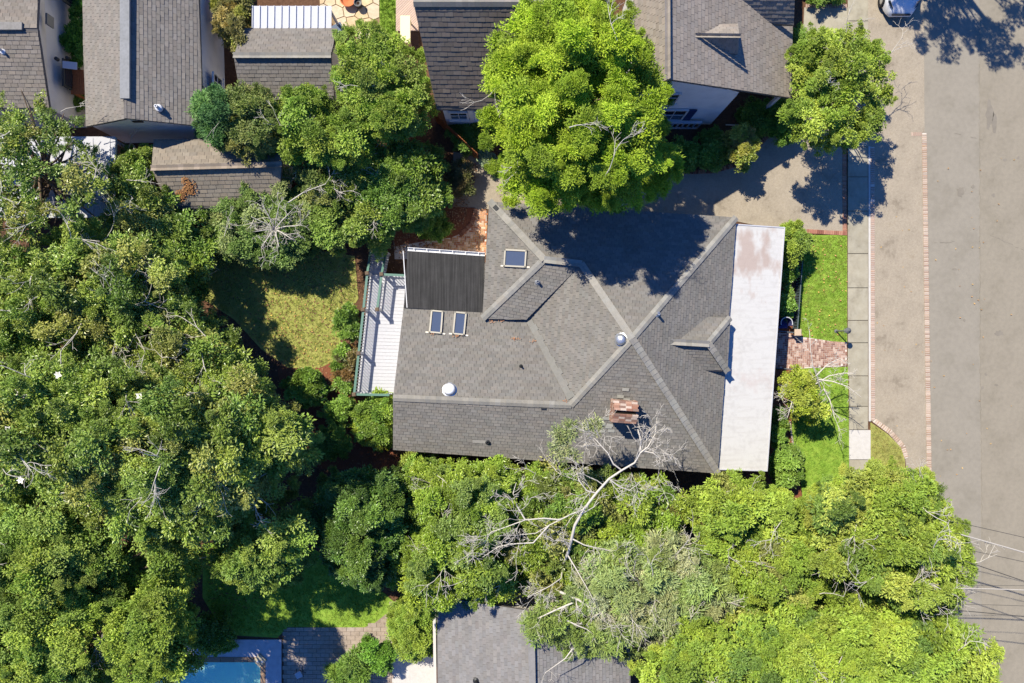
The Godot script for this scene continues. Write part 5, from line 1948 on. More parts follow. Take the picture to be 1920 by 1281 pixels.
	for line in [
		[[1166, 882, 7.2], [1150, 870, 7.3], [1140, 850, 7.3], [1120, 828, 7.2], [1100, 805, 7.1]],
		[[1200, 850, 7.2], [1215, 838, 7.3], [1228, 815, 7.2], [1232, 790, 7.1]],
		[[1204, 845, 7.2], [1225, 850, 7.2], [1240, 862, 7.1]],
		[[1095, 955, 6.8], [1070, 965, 6.9], [1050, 975, 6.9], [1030, 985, 6.8], [1005, 1000, 6.7], [975, 1003, 6.6]],
		[[1050, 975, 6.9], [1020, 972, 7.0], [985, 975, 6.9], [950, 988, 6.7], [920, 998, 6.5], [908, 1020, 6.3]],
		[[1030, 985, 6.8], [1000, 1018, 6.6], [960, 1020, 6.4], [935, 1025, 6.3], [905, 1045, 6.1]],
		[[985, 975, 6.9], [970, 950, 6.9], [962, 925, 6.8], [968, 905, 6.7]],
		[[1118, 925, 7.0], [1100, 920, 7.1], [1085, 900, 7.1], [1080, 870, 7.0], [1070, 840, 6.9]],
		[[1072, 1010, 6.2], [1095, 1022, 6.3], [1120, 1028, 6.2], [1135, 1030, 6.1]],
		[[1056, 1060, 4.6], [1052, 1085, 5.2], [1030, 1100, 5.6], [1000, 1115, 5.8], [990, 1120, 5.8]],
		[[1064, 1040, 5.6], [1085, 1075, 5.9], [1105, 1110, 6.0], [1125, 1150, 5.9]],
		[[1142, 898, 7.1], [1160, 912, 7.0], [1180, 920, 6.9], [1200, 905, 6.8]]]:
		var lg := Geo.new()
		limb(lg, line, 0.034, 0.012, 6, 0.75, 3)
		part(dead, "branch", lg, M.dead_wood)
	var buf := PackedFloat32Array()
	for c in [[1040, 815, 7.0], [1060, 822, 7.0], [1075, 800, 7.0], [1050, 840, 6.9], [1108, 802, 7.1], [1070, 855, 6.9]]:
		for k in 7:
			var p := at(c[0] + rng.randf_range(-14, 14), c[1] + rng.randf_range(-12, 12), c[2])
			put(buf, Basis(Quaternion(Vector3.UP, (Vector3.UP + dir()).normalized())).scaled(Vector3.ONE * rng.randf_range(0.6, 1.0)), p - dead.position, vary(pale[rng.randi() % 3], 0.2))
	scatter(dead, "crown", bough_shapes("long", 0.25, 3, 1.0)[1], M.leaf_soft, buf, "stuff")

	# small half-bare tree on the front lawn
	var fr := grow("lawn_tree", "small half-bare tree with yellow-green leaves on the front lawn", "tree",
		[1462, 720, 1490, 705, 1520, 690, 1530, 715, 1525, 745, 1545, 765, 1530, 785, 1500, 780, 1482, 765, 1465, 745],
		Vector2(1522, 757), 1.6, 3.0, {"kind": "small", "mat": "leaf_soft", "cols": [Color(0.378, 0.462, 0.042), Color(0.448, 0.504, 0.07)], "n": 20, "r": 0.34, "gap": 1.2, "airy": 0.5, "trunk": 0.06, "layers": 1})
	var fg := Geo.new()
	for line in [
		[[1522, 757, 1.2], [1540, 735, 2.4], [1532, 705, 3.0], [1524, 685, 3.3], [1520, 655, 3.4], [1518, 620, 3.4]],
		[[1530, 720, 2.6], [1555, 705, 3.1], [1580, 700, 3.3], [1605, 700, 3.4]],
		[[1535, 712, 2.8], [1560, 715, 3.1], [1590, 725, 3.2], [1615, 745, 3.2]],
		[[1545, 730, 2.3], [1556, 750, 2.8], [1564, 780, 3.0], [1572, 800, 3.0]],
		[[1522, 757, 1.6], [1500, 735, 2.5], [1480, 728, 2.8], [1465, 745, 2.8]],
		[[1500, 735, 2.5], [1485, 755, 2.8], [1476, 785, 2.8]],
		[[1530, 705, 3.0], [1550, 685, 3.2], [1575, 672, 3.3], [1590, 680, 3.3]]]:
		limb(fg, line, 0.035, 0.012, 7, 0.5, 2)
	part(fr, "bare_branches", fg, M.dead_wood)


func blooms(tree: Node3D) -> void:
	# white magnolia flowers sitting in the crown, each of six petals
	for q in [[30, 737], [110, 703], [96, 760], [48, 745], [350, 840], [40, 900], [475, 890], [16, 805], [420, 805], [160, 820], [262, 742], [300, 900]]:
		var best := -1.0
		var p := at(q[0], q[1], 9.2 if q[0] < 330 else 7.2)
		best = p.y
		var g := Geo.new()
		for k in 7:
			var a := TAU * k / 7 + rng.randf()
			var d := Vector3(cos(a), 0.55, sin(a)).normalized()
			leaf(g, p, d, Vector3.UP, 0.17, 0.12, Color(1.4, 1.37, 1.26))
		leaf(g, p + Vector3(0, 0.02, 0), Vector3(0.3, 0.9, 0.1).normalized(), Vector3.RIGHT, 0.1, 0.08, Color(1.4, 1.37, 1.26))
		part(tree, "flower", g, M.petal)


func disc(u: float, v: float, rx: float, ry: float, wob := 0.12) -> Array:
	var r := []
	for k in 12:
		var a := TAU * k / 12
		var s := 1 + rng.randf_range(-wob, wob)
		r.append(u + cos(a) * rx * s)
		r.append(v + sin(a) * ry * s)
	return r


func build_small_growth() -> void:
	var fresh := [Color(0.217, 0.364, 0.056), Color(0.266, 0.406, 0.07)]
	var lime := [Color(0.336, 0.448, 0.056), Color(0.28, 0.406, 0.056)]
	var deep := [Color(0.2, 0.33, 0.05), Color(0.24, 0.37, 0.055)]
	var rust := [Color(0.28, 0.168, 0.056), Color(0.224, 0.182, 0.07), Color(0.168, 0.182, 0.056)]
	var red := [Color(0.42, 0.42, 0.08), Color(0.34, 0.40, 0.07), Color(0.44, 0.38, 0.12)]
	var list := [
		["clipped bright shrub at the front corner of the porch", disc(1490, 455, 24, 33), 0.8, 2.0, lime, "small", "porch shrubs"],
		["shaded shrub in the porch bed, nearest the corner shrub", disc(1477, 508, 14, 16), 0.3, 0.9, fresh, "broad", "porch shrubs"],
		["shaded shrub in the porch bed near the blue chair", disc(1472, 566, 14, 20), 0.3, 0.9, fresh, "broad", "porch shrubs"],
		["leafy shrub beside the pale curved lawn edging", disc(1474, 878, 24, 34), 0.5, 1.4, fresh, "broad", "porch shrubs"],
		["low dark shrub under the south end of the porch roof", disc(1458, 800, 14, 40), 0.3, 0.9, deep, "broad", "porch shrubs"],
		["rounded yellow-tipped shrub in the driveway bed", disc(1390, 272, 27, 36), 0.8, 2.2, red, "broad", "driveway bed shrubs"],
		["low dark shrub in the driveway bed beside the cedar", disc(1280, 290, 34, 26), 0.3, 1.0, deep, "broad", "driveway bed shrubs"],
		["low dark shrub in the middle of the driveway bed", disc(1335, 280, 26, 34), 0.3, 1.1, deep, "broad", "driveway bed shrubs"],
		["dark shrub below the neighbour's porch post", disc(1425, 215, 36, 26), 0.4, 1.2, deep, "small", "driveway bed shrubs"],
		["dense green shrub against the light green street tree", disc(1470, 222, 22, 36), 0.6, 1.7, [Color(0.2, 0.36, 0.05)], "small", "driveway bed shrubs"],
		["dark shrub tucked against the neighbour's east wall", disc(1497, 110, 10, 60, 0.05), 0.4, 1.2, deep, "small", "driveway bed shrubs"],
		["light green shrub at the deck's south corner", [664, 762, 690, 745, 736, 742, 736, 832, 704, 834, 672, 812], 0.6, 1.8, fresh + lime, "broad", "deck shrubs"],
		["yellow spiky plant beside the house's west corner", disc(718, 826, 14, 14), 0.2, 0.5, [Color(0.588, 0.56, 0.056), Color(0.42, 0.476, 0.056)], "strap", "deck shrubs"],
		["green shrub along the deck railing, upper one", disc(650, 608, 18, 28), 0.4, 1.2, fresh, "broad", "deck shrubs"],
		["reddish green shrub along the deck railing, lower one", disc(645, 690, 18, 36), 0.4, 1.1, fresh + rust, "broad", "deck shrubs"],
		["shrub below the lawn at the deck's foot", disc(630, 768, 20, 24), 0.4, 1.2, fresh, "broad", "deck shrubs"],
		["shrub added to darken the mulch at the magnolia's right edge", disc(572, 728, 34, 28), 0.4, 1.3, deep + fresh, "broad", "deck shrubs"],  # added bush, covers mulch where only the canopy shadow belongs
		["low shrub added to stand for canopy shade in the mulch between the magnolia and the deck shrubs", disc(620, 830, 32, 30), 0.4, 1.4, deep, "small", "deck shrubs"],  # another added bush, takes the place of magnolia shadow on the mulch
		["variegated shrub by the south-west corner of the house", disc(788, 868, 26, 22), 0.5, 1.5, fresh + red, "broad", "south shrubs"],
		["clipped bright green bush beside the garage gutter", [742, 1132, 780, 1122, 814, 1150, 814, 1214, 790, 1234, 752, 1228, 737, 1190], 1.0, 2.6, lime, "small", "south shrubs"],
		["round green bush beside the concrete pad", disc(706, 1226, 27, 28), 0.5, 1.5, [Color(0.182, 0.364, 0.042)], "small", "south shrubs"],
		["shaggy dark bush at the lower edge of the terrace", disc(655, 1262, 34, 28), 0.5, 1.4, deep + fresh, "long", "south shrubs"],
		["rust-brown shrub at the edge of the brick patio", disc(862, 336, 18, 30), 0.4, 1.3, rust, "small", "patio shrubs"],
		["dark shrub at the foot of the timber fence", disc(880, 250, 34, 30), 0.3, 1.0, deep, "small", "patio shrubs"],
		["pale-leaved shrub peeping out from under the cedar", disc(916, 292, 12, 14), 0.3, 0.9, [Color(0.364, 0.448, 0.252)], "broad", "patio shrubs"],
		["dark green shrub between the patio mulch and the leafy tree", disc(815, 420, 22, 22), 0.4, 1.4, deep + fresh, "broad", "patio shrubs"],
		["yellowing bush at the top beside the long house", [394, 2, 412, -30, 468, -30, 472, 40, 458, 90, 440, 102, 424, 60, 404, 40], 1.0, 2.8, [Color(0.378, 0.378, 0.07), Color(0.308, 0.28, 0.084), Color(0.42, 0.336, 0.098)], "small", "north shrubs"],
		["clipped dark green hedge between the two white houses", [112, 62, 130, 55, 156, 58, 160, 118, 148, 118, 120, 84], 1.0, 2.0, [Color(0.084, 0.238, 0.028)], "small", "north shrubs"],
		["narrow clipped hedge at the top between the white houses", [136, -60, 160, -60, 160, 54, 136, 54], 0.9, 1.9, [Color(0.084, 0.238, 0.028)], "small", "north shrubs"],
		["leafy plants beside the timber box by the corner house", disc(147, 196, 9, 16), 0.4, 1.2, fresh, "broad", "north shrubs"],
		["green plant at the top edge near the footpath", disc(1545, -8, 34, 14), 0.2, 0.7, fresh, "small", "north shrubs"],
		["shaded bush at the left of the pool deck", disc(395, 1190, 40, 30), 0.4, 1.5, deep, "broad", "pool bushes"],
	]
	for q in list:
		var kind: String = q[5]
		var mid := Vector2.ZERO
		var n := int(q[1].size() / 2)
		for i in n:
			mid += Vector2(q[1][2 * i], q[1][2 * i + 1]) / n
		var o := {"kind": kind, "mat": "leaf_glossy" if kind == "broad" else "leaf_soft", "cols": q[4], "n": 34 if kind != "strap" else 5, "r": 0.34, "gap": 0.95, "full": 0.6, "scale": 0.8, "trunk": 0.035}
		var m2 := at(mid.x, mid.y, q[3] * 0.5)
		var foot := Vector2(960 + m2.x * LENS / CAM_H, 640.5 + m2.z * LENS / CAM_H)
		grow("shrub" if "hedge" not in q[0] else "hedge", q[0], "shrub" if "hedge" not in q[0] else "hedge", q[1], foot, q[2], q[3], o, q[6])

	# grass blades
	var tuft := Geo.new()
	for k in 9:
		var a := rng.randf_range(0, TAU)
		leaf(tuft, Vector3(rng.randf_range(-0.05, 0.05), 0, rng.randf_range(-0.05, 0.05)), Vector3(cos(a) * 0.55, 1, sin(a) * 0.55).normalized(), Vector3(cos(a), 0.3, sin(a)), rng.randf_range(0.025, 0.042), 0.013, vary(Color(1, 1, 1), 0.2))
	var tm := tuft.mesh()
	for q in [
		["short mown grass on the front lawn north of the path", [1521, 443, 1587, 443, 1587, 640, 1560, 638, 1499, 629, 1494, 610, 1502, 500, 1507, 472], 3600, [Color(0.26, 0.40, 0.05), Color(0.32, 0.42, 0.065), Color(0.38, 0.41, 0.11)]],
		["short mown grass on the front lawn under the half-bare tree", [1490, 694, 1589, 690, 1591, 903, 1587, 975, 1512, 975, 1500, 880, 1486, 820], 4200, [Color(0.22, 0.38, 0.05), Color(0.28, 0.41, 0.06)]],
		["thin yellowing grass on the back lawn", [376, 472, 420, 446, 500, 484, 600, 474, 660, 482, 668, 558, 636, 610, 632, 668, 600, 686, 542, 686, 494, 652, 444, 600, 386, 560], 6000, [Color(0.33, 0.40, 0.08), Color(0.40, 0.42, 0.12), Color(0.28, 0.37, 0.07)]],
		["shaded grass on the rear lawn above the terrace", [390, 1024, 480, 1014, 586, 1034, 656, 1084, 716, 1116, 734, 1130, 700, 1168, 670, 1176, 540, 1176, 520, 1190, 424, 1186, 386, 1120], 5000, [Color(0.26, 0.40, 0.05), Color(0.32, 0.42, 0.065)]],
		["dry grass on the verge beside the bright slab", [1634, 794, 1662, 816, 1688, 842, 1694, 866, 1696, 902, 1634, 902], 1200, [Color(0.32, 0.29, 0.1), Color(0.25, 0.27, 0.08)]],
		["bright grass strip beside the flagstone patio", [713, -100, 741, -100, 743, 68, 713, 68], 1500, [Color(0.2, 0.33, 0.04), Color(0.26, 0.36, 0.05)]],
	]:
		var poly := flat2(q[1])
		var box := Rect2(poly[0], Vector2.ZERO)
		for p in poly:
			box = box.expand(p)
		var buf := PackedFloat32Array()
		var nz := noise(0.05, 2, 44)
		var made := 0
		while made < q[2]:
			var p := box.position + Vector2(rng.randf(), rng.randf()) * box.size
			if not Geometry2D.is_point_in_polygon(p, poly):
				continue
			made += 1
			var k := clampi(int((nz.get_noise_2dv(p) * 0.9 + 0.5) * q[3].size()), 0, q[3].size() - 1)
			put(buf, Basis(Vector3.UP, rng.randf_range(0, TAU)).scaled(Vector3.ONE * rng.randf_range(0.8, 1.5)), at(p.x, p.y) + Vector3(0, 0.028, 0), vary(q[3][k], 0.15))
		var o := scatter(self, numbered("grass"), tm, M.leaf_soft, buf, "stuff")
		o.set_meta("label", q[0])
		o.set_meta("category", "grass")
	# fallen leaves
	var lf := Geo.new()
	leaf(lf, Vector3(-0.05, 0.01, 0), Vector3(1, 0.08, 0).normalized(), Vector3.UP, 0.1, 0.06, Color.WHITE)
	var lm := lf.mesh()
	for q in [
		["brown fallen leaves scattered on the soil and mulch beds", [360, 420, 700, 430, 760, 470, 740, 900, 600, 1060, 400, 1180, 380, 900, 460, 640], 4200, [Color(0.22, 0.1, 0.05), Color(0.28, 0.15, 0.07), Color(0.16, 0.08, 0.05), Color(0.35, 0.2, 0.1)], 0.03],
		["yellow fallen leaves dotting the back lawn", [440, 560, 500, 500, 600, 490, 640, 600, 630, 680, 540, 684, 480, 640], 150, [Color(0.6, 0.42, 0.1), Color(0.5, 0.3, 0.1)], 0.07],
		["yellow fallen leaves on the front lawn by the footpath", [1500, 445, 1588, 445, 1588, 640, 1500, 628], 70, [Color(0.6, 0.42, 0.1), Color(0.55, 0.3, 0.12)], 0.08],
		["brown leaf litter by the brick patio", [735, 425, 860, 320, 900, 300, 870, 420, 800, 470, 740, 475], 1500, [Color(0.2, 0.1, 0.05), Color(0.28, 0.15, 0.07), Color(0.4, 0.24, 0.13)], 0.06],
		["stray leaves scattered on the street and verge", [1640, 300, 1740, 260, 1900, 260, 1910, 900, 1750, 900, 1640, 780], 60, [Color(0.55, 0.36, 0.14), Color(0.4, 0.25, 0.12)], 0.045],
	]:
		var poly := flat2(q[1])
		var box := Rect2(poly[0], Vector2.ZERO)
		for p in poly:
			box = box.expand(p)
		var buf := PackedFloat32Array()
		var made := 0
		while made < q[2]:
			var p := box.position + Vector2(rng.randf(), rng.randf()) * box.size
			if not Geometry2D.is_point_in_polygon(p, poly):
				continue
			made += 1
			put(buf, Basis(Vector3.UP, rng.randf_range(0, TAU)) * Basis(Vector3.RIGHT, rng.randf_range(-0.3, 0.3)) * Basis.from_scale(Vector3.ONE * rng.randf_range(0.6, 1.2)), at(p.x, p.y) + Vector3(0, q[4], 0), vary(q[3][rng.randi() % q[3].size()], 0.2))
		var o := scatter(self, numbered("fallen_leaves"), lm, M.litter, buf, "stuff")
		o.set_meta("label", q[0])
		o.set_meta("category", "leaves")
	# leaf pile on the outbuilding roof
	var pile := PackedFloat32Array()
	var pl := up_plane(at(284, 316, 3.3), at(528, 309, 3.3), at(318, 392, 2.2))
	for k in 420:
		var t := rng.randf()
		var c := Vector2(340, 366).lerp(Vector2(360, 345), t) if k % 3 == 0 else (Vector2(362, 362).lerp(Vector2(348, 336), t) if k % 3 == 1 else Vector2(335, 368).lerp(Vector2(342, 362), t))
		var p := on_plane(c.x + rng.randfn(0, 4.0), c.y + rng.randfn(0, 4.0), pl) + pl.normal * rng.randf_range(0.035, 0.07)
		put(pile, Basis(Vector3.UP, rng.randf_range(0, TAU)) * Basis(Vector3.RIGHT, rng.randf_range(-0.5, 0.5)), p, vary([Color(0.4, 0.2, 0.07), Color(0.3, 0.14, 0.05)][k % 2], 0.25))
	var bits := PackedFloat32Array()
	var rear := up_plane(at(1070, 760, 4.35), at(737, 746, 4.3), at(985, 600, 3.16))
	for q in [[966, 635, 26], [858, 629, 22], [920, 603, 14], [940, 602, 10], [1060, 752, 8], [812, 628, 8], [1000, 640, 10]]:
		for k in q[2]:
			var p := on_plane(q[0] + rng.randfn(0, 4.0), q[1] + rng.randfn(0, 1.6), rear)
			put(bits, (Basis(Vector3.UP, rng.randf_range(0, TAU)) * Basis(Vector3.RIGHT, rng.randf_range(-0.4, 0.4))).scaled(Vector3.ONE * 0.6), p + Vector3(0, 0.06, 0), vary(Color(0.4, 0.2, 0.1), 0.25))
	var bo := scatter(self, "roof_litter", lm, M.litter, bits, "stuff")
	bo.set_meta("label", "rusty leaf scraps caught below the skylights on the rear slope")
	bo.set_meta("category", "leaves")
	var po := scatter(self, "leaf_pile", lm, M.litter, pile, "stuff")
	po.set_meta("label", "rusty orange leaf pile on the outbuilding roof")
	po.set_meta("category", "leaves")


# ------------------------------------------------------------------ garden things
func bar(g: Geo, a: Vector3, b: Vector3, w: float, h: float, col := Color.WHITE) -> void:
	var d := (b - a).normalized()
	var x := d.cross(Vector3.UP)
	x = x.normalized() if x.length() > 0.01 else Vector3.RIGHT
	g.box(Transform3D(Basis(x, d.cross(x) * -1.0, d), (a + b) / 2), Vector3(w, h, a.distance_to(b)), col)


# railing with green cap and white balusters
func railing(node: Node3D, a: Vector3, b: Vector3, posts: Array, h := 0.95) -> void:
	var up := Vector3(0, h, 0)
	var cap := Geo.new()
	bar(cap, a + up, b + up, 0.11, 0.05)
	part(node, "cap_rail", cap, M.green_paint)
	var low := Geo.new()
	bar(low, a + Vector3(0, 0.12, 0), b + Vector3(0, 0.12, 0), 0.06, 0.05)
	bar(low, a + up - Vector3(0, 0.09, 0), b + up - Vector3(0, 0.09, 0), 0.05, 0.05)
	part(node, "rail", low, M.white_paint)
	var n := int(a.distance_to(b) / 0.15)
	var bm := Geo.new()
	bm.box(Transform3D.IDENTITY, Vector3(0.034, h - 0.24, 0.034))
	var m := bm.mesh()
	for i in n:
		var p := a.lerp(b, (i + 0.5) / n) + Vector3(0, 0.12 + (h - 0.2) / 2, 0)
		inst(node, "baluster", m, M.white_paint, Transform3D(Basis(Vector3.UP, 0.1), p - node.position))
	for t in posts:
		var pg := Geo.new()
		var p := a.lerp(b, t)
		pg.box(Transform3D(Basis(Vector3.UP, 0.1), p + Vector3(0, h / 2, 0)), Vector3(0.12, h, 0.12), Color.WHITE)
		var o := part(node, "post", pg, M.white_paint)
		var cg := Geo.new()
		cg.block(Transform3D(Basis(Vector3.UP, 0.1), p + Vector3(0, h + 0.06, 0)), Vector3(0.19, 0.09, 0.19), 0.03, lin(120, 104, 88))
		part(o, "post_cap", cg, M.brick)


func build_things() -> void:
	# --- back deck
	var dk := thing("wooden_deck", "white board deck with green-capped railings behind the house", "deck", at(710, 620))
	var fh := 0.95
	var c := [at(697, 515, fh), at(766, 519, fh), at(742, 739, fh), at(671, 739, fh)]
	var rows := 34
	for k in rows:
		var t0 := float(k) / rows
		var t1 := float(k + 1) / rows - 0.0016
		var g := Geo.new()
		g.prism(PackedVector3Array([c[0].lerp(c[3], t0), c[1].lerp(c[2], t0) + Vector3(0.5, 0, 0.03), c[1].lerp(c[2], t1) + Vector3(0.5, 0, 0.03), c[0].lerp(c[3], t1)]), 0.035, vary(Color(1, 1, 1), 0.03))
		part(dk, "deck_board", g, M.white_paint)
	var fr := Geo.new()
	var under := PackedVector3Array()
	for q in c:
		under.append(q + Vector3(0, -0.05, 0))
	fr.prism(under, 0.12, lin(150, 150, 152), true)
	part(dk, "frame", fr, M.brick)
	for q in c:
		var pg := Geo.new()
		pg.box(Transform3D(Basis.IDENTITY, Vector3(q.x + 0.05, 0.4, q.z)), Vector3(0.12, 0.8, 0.12))
		part(dk, "support_post", pg, M.white_paint)
	var oa := at(696, 516, fh)
	var ob := at(672, 737, fh)
	railing(dk, oa, ob, [0.0, 0.3, 0.66, 1.0])
	railing(dk, ob, at(736, 738, fh), [])
	railing(dk, at(722, 518, fh), at(714, 582, fh), [0.0, 1.0])
	railing(dk, at(722, 518, fh), at(764, 520, fh), [])
	# steps down to the patio
	for k in 5:
		var sg := Geo.new()
		var t := k / 5.0
		var y := fh - (k + 1) * 0.16
		var p := at(708 + t * 6, 512 - k * 9.0, y)
		sg.box(Transform3D(Basis(Vector3.UP, -0.12), p), Vector3(0.82, 0.04, 0.27))
		part(dk, "step", sg, M.white_paint)
	railing(dk, oa, at(702, 474, 0.12), [1.0])
	railing(dk, at(722, 517, fh), at(730, 478, 0.12), [1.0])

	# --- low iron rail along the porch bed
	var lf := thing("low_fence", "low grey-green metal fence between the porch bed and lawn", "fence", at(1490, 560))
	var fa := at(1496, 486)
	var fb := at(1486, 618)
	var n := 26
	for y in [0.12, 0.62]:
		var g := Geo.new()
		bar(g, fa + Vector3(0, y, 0), fb + Vector3(0, y, 0), 0.05, 0.04, lin(120, 134, 134))
		part(lf, "rail", g, M.white_paint)
	var pm := Geo.new()
	pm.box(Transform3D.IDENTITY, Vector3(0.04, 0.62, 0.09), lin(110, 124, 124))
	var pmesh := pm.mesh()
	for i in n:
		inst(lf, "picket", pmesh, M.white_paint, Transform3D(Basis.IDENTITY, fa.lerp(fb, (i + 0.5) / n) + Vector3(0, 0.31, 0) - lf.position))
	for q in [[1487, 624, "small brick pillar with pale cap on the north side of the path"], [1484, 692, "small brick pillar with pale cap on the south side of the path"]]:
		var pl := thing("brick_pillar", q[2], "pillar", at(q[0], q[1]), "path pillars")
		var g := Geo.new()
		g.box(Transform3D(Basis.IDENTITY, at(q[0], q[1]) + Vector3(0, 0.3, 0)), Vector3(0.26, 0.6, 0.26), lin(172, 128, 106))
		part(pl, "shaft", g, M.brick)
		var cg := Geo.new()
		cg.block(Transform3D(Basis.IDENTITY, at(q[0], q[1]) + Vector3(0, 0.64, 0)), Vector3(0.34, 0.08, 0.34), 0.03, lin(206, 184, 160))
		part(pl, "cap", cg, M.brick)
		var rg := Geo.new()
		bar(rg, at(q[0] - 5, q[1]) + Vector3(0, 0.5, 0), at(q[0] - 38, q[1] - 3) + Vector3(0, 0.6, 0), 0.05, 0.05, lin(120, 134, 140))
		part(pl, "handrail", rg, M.white_paint)
	var ed := thing("lawn_edging", "pale curved stone edging between the south lawn and bed", "edging", at(1488, 850))
	var el := [[1480, 790], [1483, 815], [1487, 838], [1491, 856], [1495, 872], [1499, 890]]
	for i in el.size() - 1:
		for k in 3:
			var g := Geo.new()
			var a := at(el[i][0], el[i][1]).lerp(at(el[i + 1][0], el[i + 1][1]), k / 3.0)
			var b := at(el[i][0], el[i][1]).lerp(at(el[i + 1][0], el[i + 1][1]), (k + 0.94) / 3.0)
			bar(g, a + Vector3(0, 0.05, 0), b + Vector3(0, 0.05, 0), 0.07, 0.12, vary(lin(206, 190, 166), 0.1))
			part(ed, "stone", g, M.brick)

	# --- garden lamp
	var lp := thing("garden_lamp", "slim grey garden lamp at the lawn's corner by the footpath", "lamp", at(1567, 621))
	var b0 := at(1567, 621) + Vector3(0, 0.03, 0)
	var g1 := Geo.new()
	g1.lathe(b0, [[0.09, 0.0], [0.09, 0.03], [0.035, 0.06], [0.03, 1.0], [0.05, 1.02], [0.0, 1.03]], 12, lin(120, 122, 124))
	part(lp, "pole", g1, M.brick)
	var g2 := Geo.new()
	g2.lathe(b0, [[0.05, 1.03], [0.10, 1.08], [0.13, 1.3], [0.09, 1.3], [0.0, 1.26]], 6)
	part(lp, "lantern", g2, M.clear_glass)
	var g3 := Geo.new()
	g3.lathe(b0, [[0.16, 1.3], [0.15, 1.33], [0.06, 1.42], [0.02, 1.48], [0.0, 1.48]], 8, lin(110, 112, 116))
	part(lp, "cap", g3, M.brick)
	var g4 := Geo.new()
	bar(g4, b0 + Vector3(0, 0.9, -0.14), b0 + Vector3(0, 0.9, 0.14), 0.02, 0.02, lin(120, 122, 124))
	part(lp, "crossbar", g4, M.brick)

	# --- blue chair at the porch edge
	var ch := thing("porch_chair", "dark blue cushioned chair with white rim under the porch edge", "chair", at(1460, 607))
	var cp := at(1461, 607) + Vector3(0, 0.02, 0)
	var sg := Geo.new()
	sg.block(Transform3D(Basis.IDENTITY, cp + Vector3(0, 0.42, 0)), Vector3(0.5, 0.14, 0.5), 0.05)
	part(ch, "seat", sg, M.blue_cushion)
	var bk := Geo.new()
	for k in 9:
		var a := -0.2 + k * (PI + 0.4) / 8.0
		var p := cp + Vector3(cos(a) * 0.28, 0.75, -sin(a) * 0.28)
		bk.box(Transform3D(Basis(Vector3.UP, a), p), Vector3(0.04, 0.44, 0.14))
	part(ch, "backrest", bk, M.blue_cushion)
	var rim := Geo.new()
	var rp := []
	var rr := []
	for k in 13:
		var a := -0.3 + k * (PI + 0.6) / 12.0
		rp.append(cp + Vector3(cos(a) * 0.29, 0.98, -sin(a) * 0.29))
		rr.append(0.025)
	rim.tube(rp, rr, 6)
	part(ch, "rim", rim, M.white_paint)
	for s in [[-1, -1], [1, -1], [-1, 1], [1, 1]]:
		var lg := Geo.new()
		lg.box(Transform3D(Basis.IDENTITY, cp + Vector3(s[0] * 0.2, 0.175, s[1] * 0.2)), Vector3(0.05, 0.35, 0.05))
		part(ch, "leg", lg, M.white_paint)

	# --- timber fence beside the patio
	var fe := thing("timber_fence", "brown picket fence running down from the dark-roofed wing", "fence", at(855, 260))
	var p0 := at(818, 226)
	var p1 := at(898, 302)
	for y in [0.35, 1.25]:
		var g := Geo.new()
		bar(g, p0 + Vector3(0, y, 0), p1 + Vector3(0, y, 0), 0.05, 0.09)
		part(fe, "rail", g, M.wood)
	var pk := Geo.new()
	pk.box(Transform3D.IDENTITY, Vector3(0.11, 1.6, 0.03))
	var pk_m := pk.mesh()
	var d := p1 - p0
	for i in 22:
		inst(fe, "picket", pk_m, M.wood, Transform3D(Basis(Vector3.UP, atan2(-d.z, d.x)), p0.lerp(p1, (i + 0.5) / 22.0) + Vector3(0, 0.82, 0.04) - fe.position))
	# --- timber box (trash enclosure) by the corner house
	var bx := thing("timber_enclosure", "brown timber enclosure between the corner house and the hedge", "enclosure", at(170, 155))
	for k in 7:
		var g := Geo.new()
		var a := at(134 + k * 4.2, 131, 1.9)
		var b := at(135 + k * 4.2, 177, 1.9)
		bar(g, a, b, 0.1, 0.04, vary(Color(1, 1, 1), 0.1))
		part(bx, "board", g, M.wood)
	for q in [[137, 134], [156, 134], [138, 174], [157, 174]]:
		var g := Geo.new()
		var p := at(q[0], q[1], 1.86)
		g.box(Transform3D(Basis.IDENTITY, Vector3(p.x, 0.92, p.z)), Vector3(0.1, 1.84, 0.1))
		part(bx, "post", g, M.wood)
	# --- white balustrade in the driveway bed
	var wb := thing("white_balustrade", "white balustrade with square openings in front of the neighbour's wall", "balustrade", at(1270, 240))
	var q0 := at(1236, 241)
	var q1 := at(1306, 241)
	for y in [0.08, 1.02]:
		var g := Geo.new()
		bar(g, q0 + Vector3(0, y, 0), q1 + Vector3(0, y, 0), 0.14 if y > 0.5 else 0.08, 0.07)
		part(wb, "rail", g, M.white_paint)
	for i in 8:
		var g := Geo.new()
		g.box(Transform3D(Basis.IDENTITY, q0.lerp(q1, i / 7.0) + Vector3(0, 0.52, 0)), Vector3(0.06, 0.98, 0.06))
		part(wb, "post", g, M.white_paint)
	var hose := thing("garden_pole", "thin pale pole lying across the shaded driveway bed", "pole", at(1400, 236))
	var hg := Geo.new()
	hg.tube([at(1361, 234, 0.5), at(1400, 235, 0.5), at(1445, 235, 0.5)], [0.03, 0.03, 0.03], 6)
	part(hose, "pole", hg, M.gutter)
	for u in [1363, 1443]:
		var g := Geo.new()
		g.tube([at(u, 235, 0.0), at(u, 235, 0.5)], [0.025, 0.025], 6)
		part(hose, "stake", g, M.gutter)
	# --- patio things at the top
	var bowl := thing("fire_bowl", "orange terracotta bowl on the flagstones", "bowl", at(655, 4))
	var bg := Geo.new()
	bg.lathe(at(655, 4) + Vector3(0, 0.045, 0), [[0.16, 0.0], [0.34, 0.2], [0.40, 0.34], [0.36, 0.34], [0.28, 0.2], [0.0, 0.12]], 22)
	part(bowl, "bowl", bg, M.terracotta)
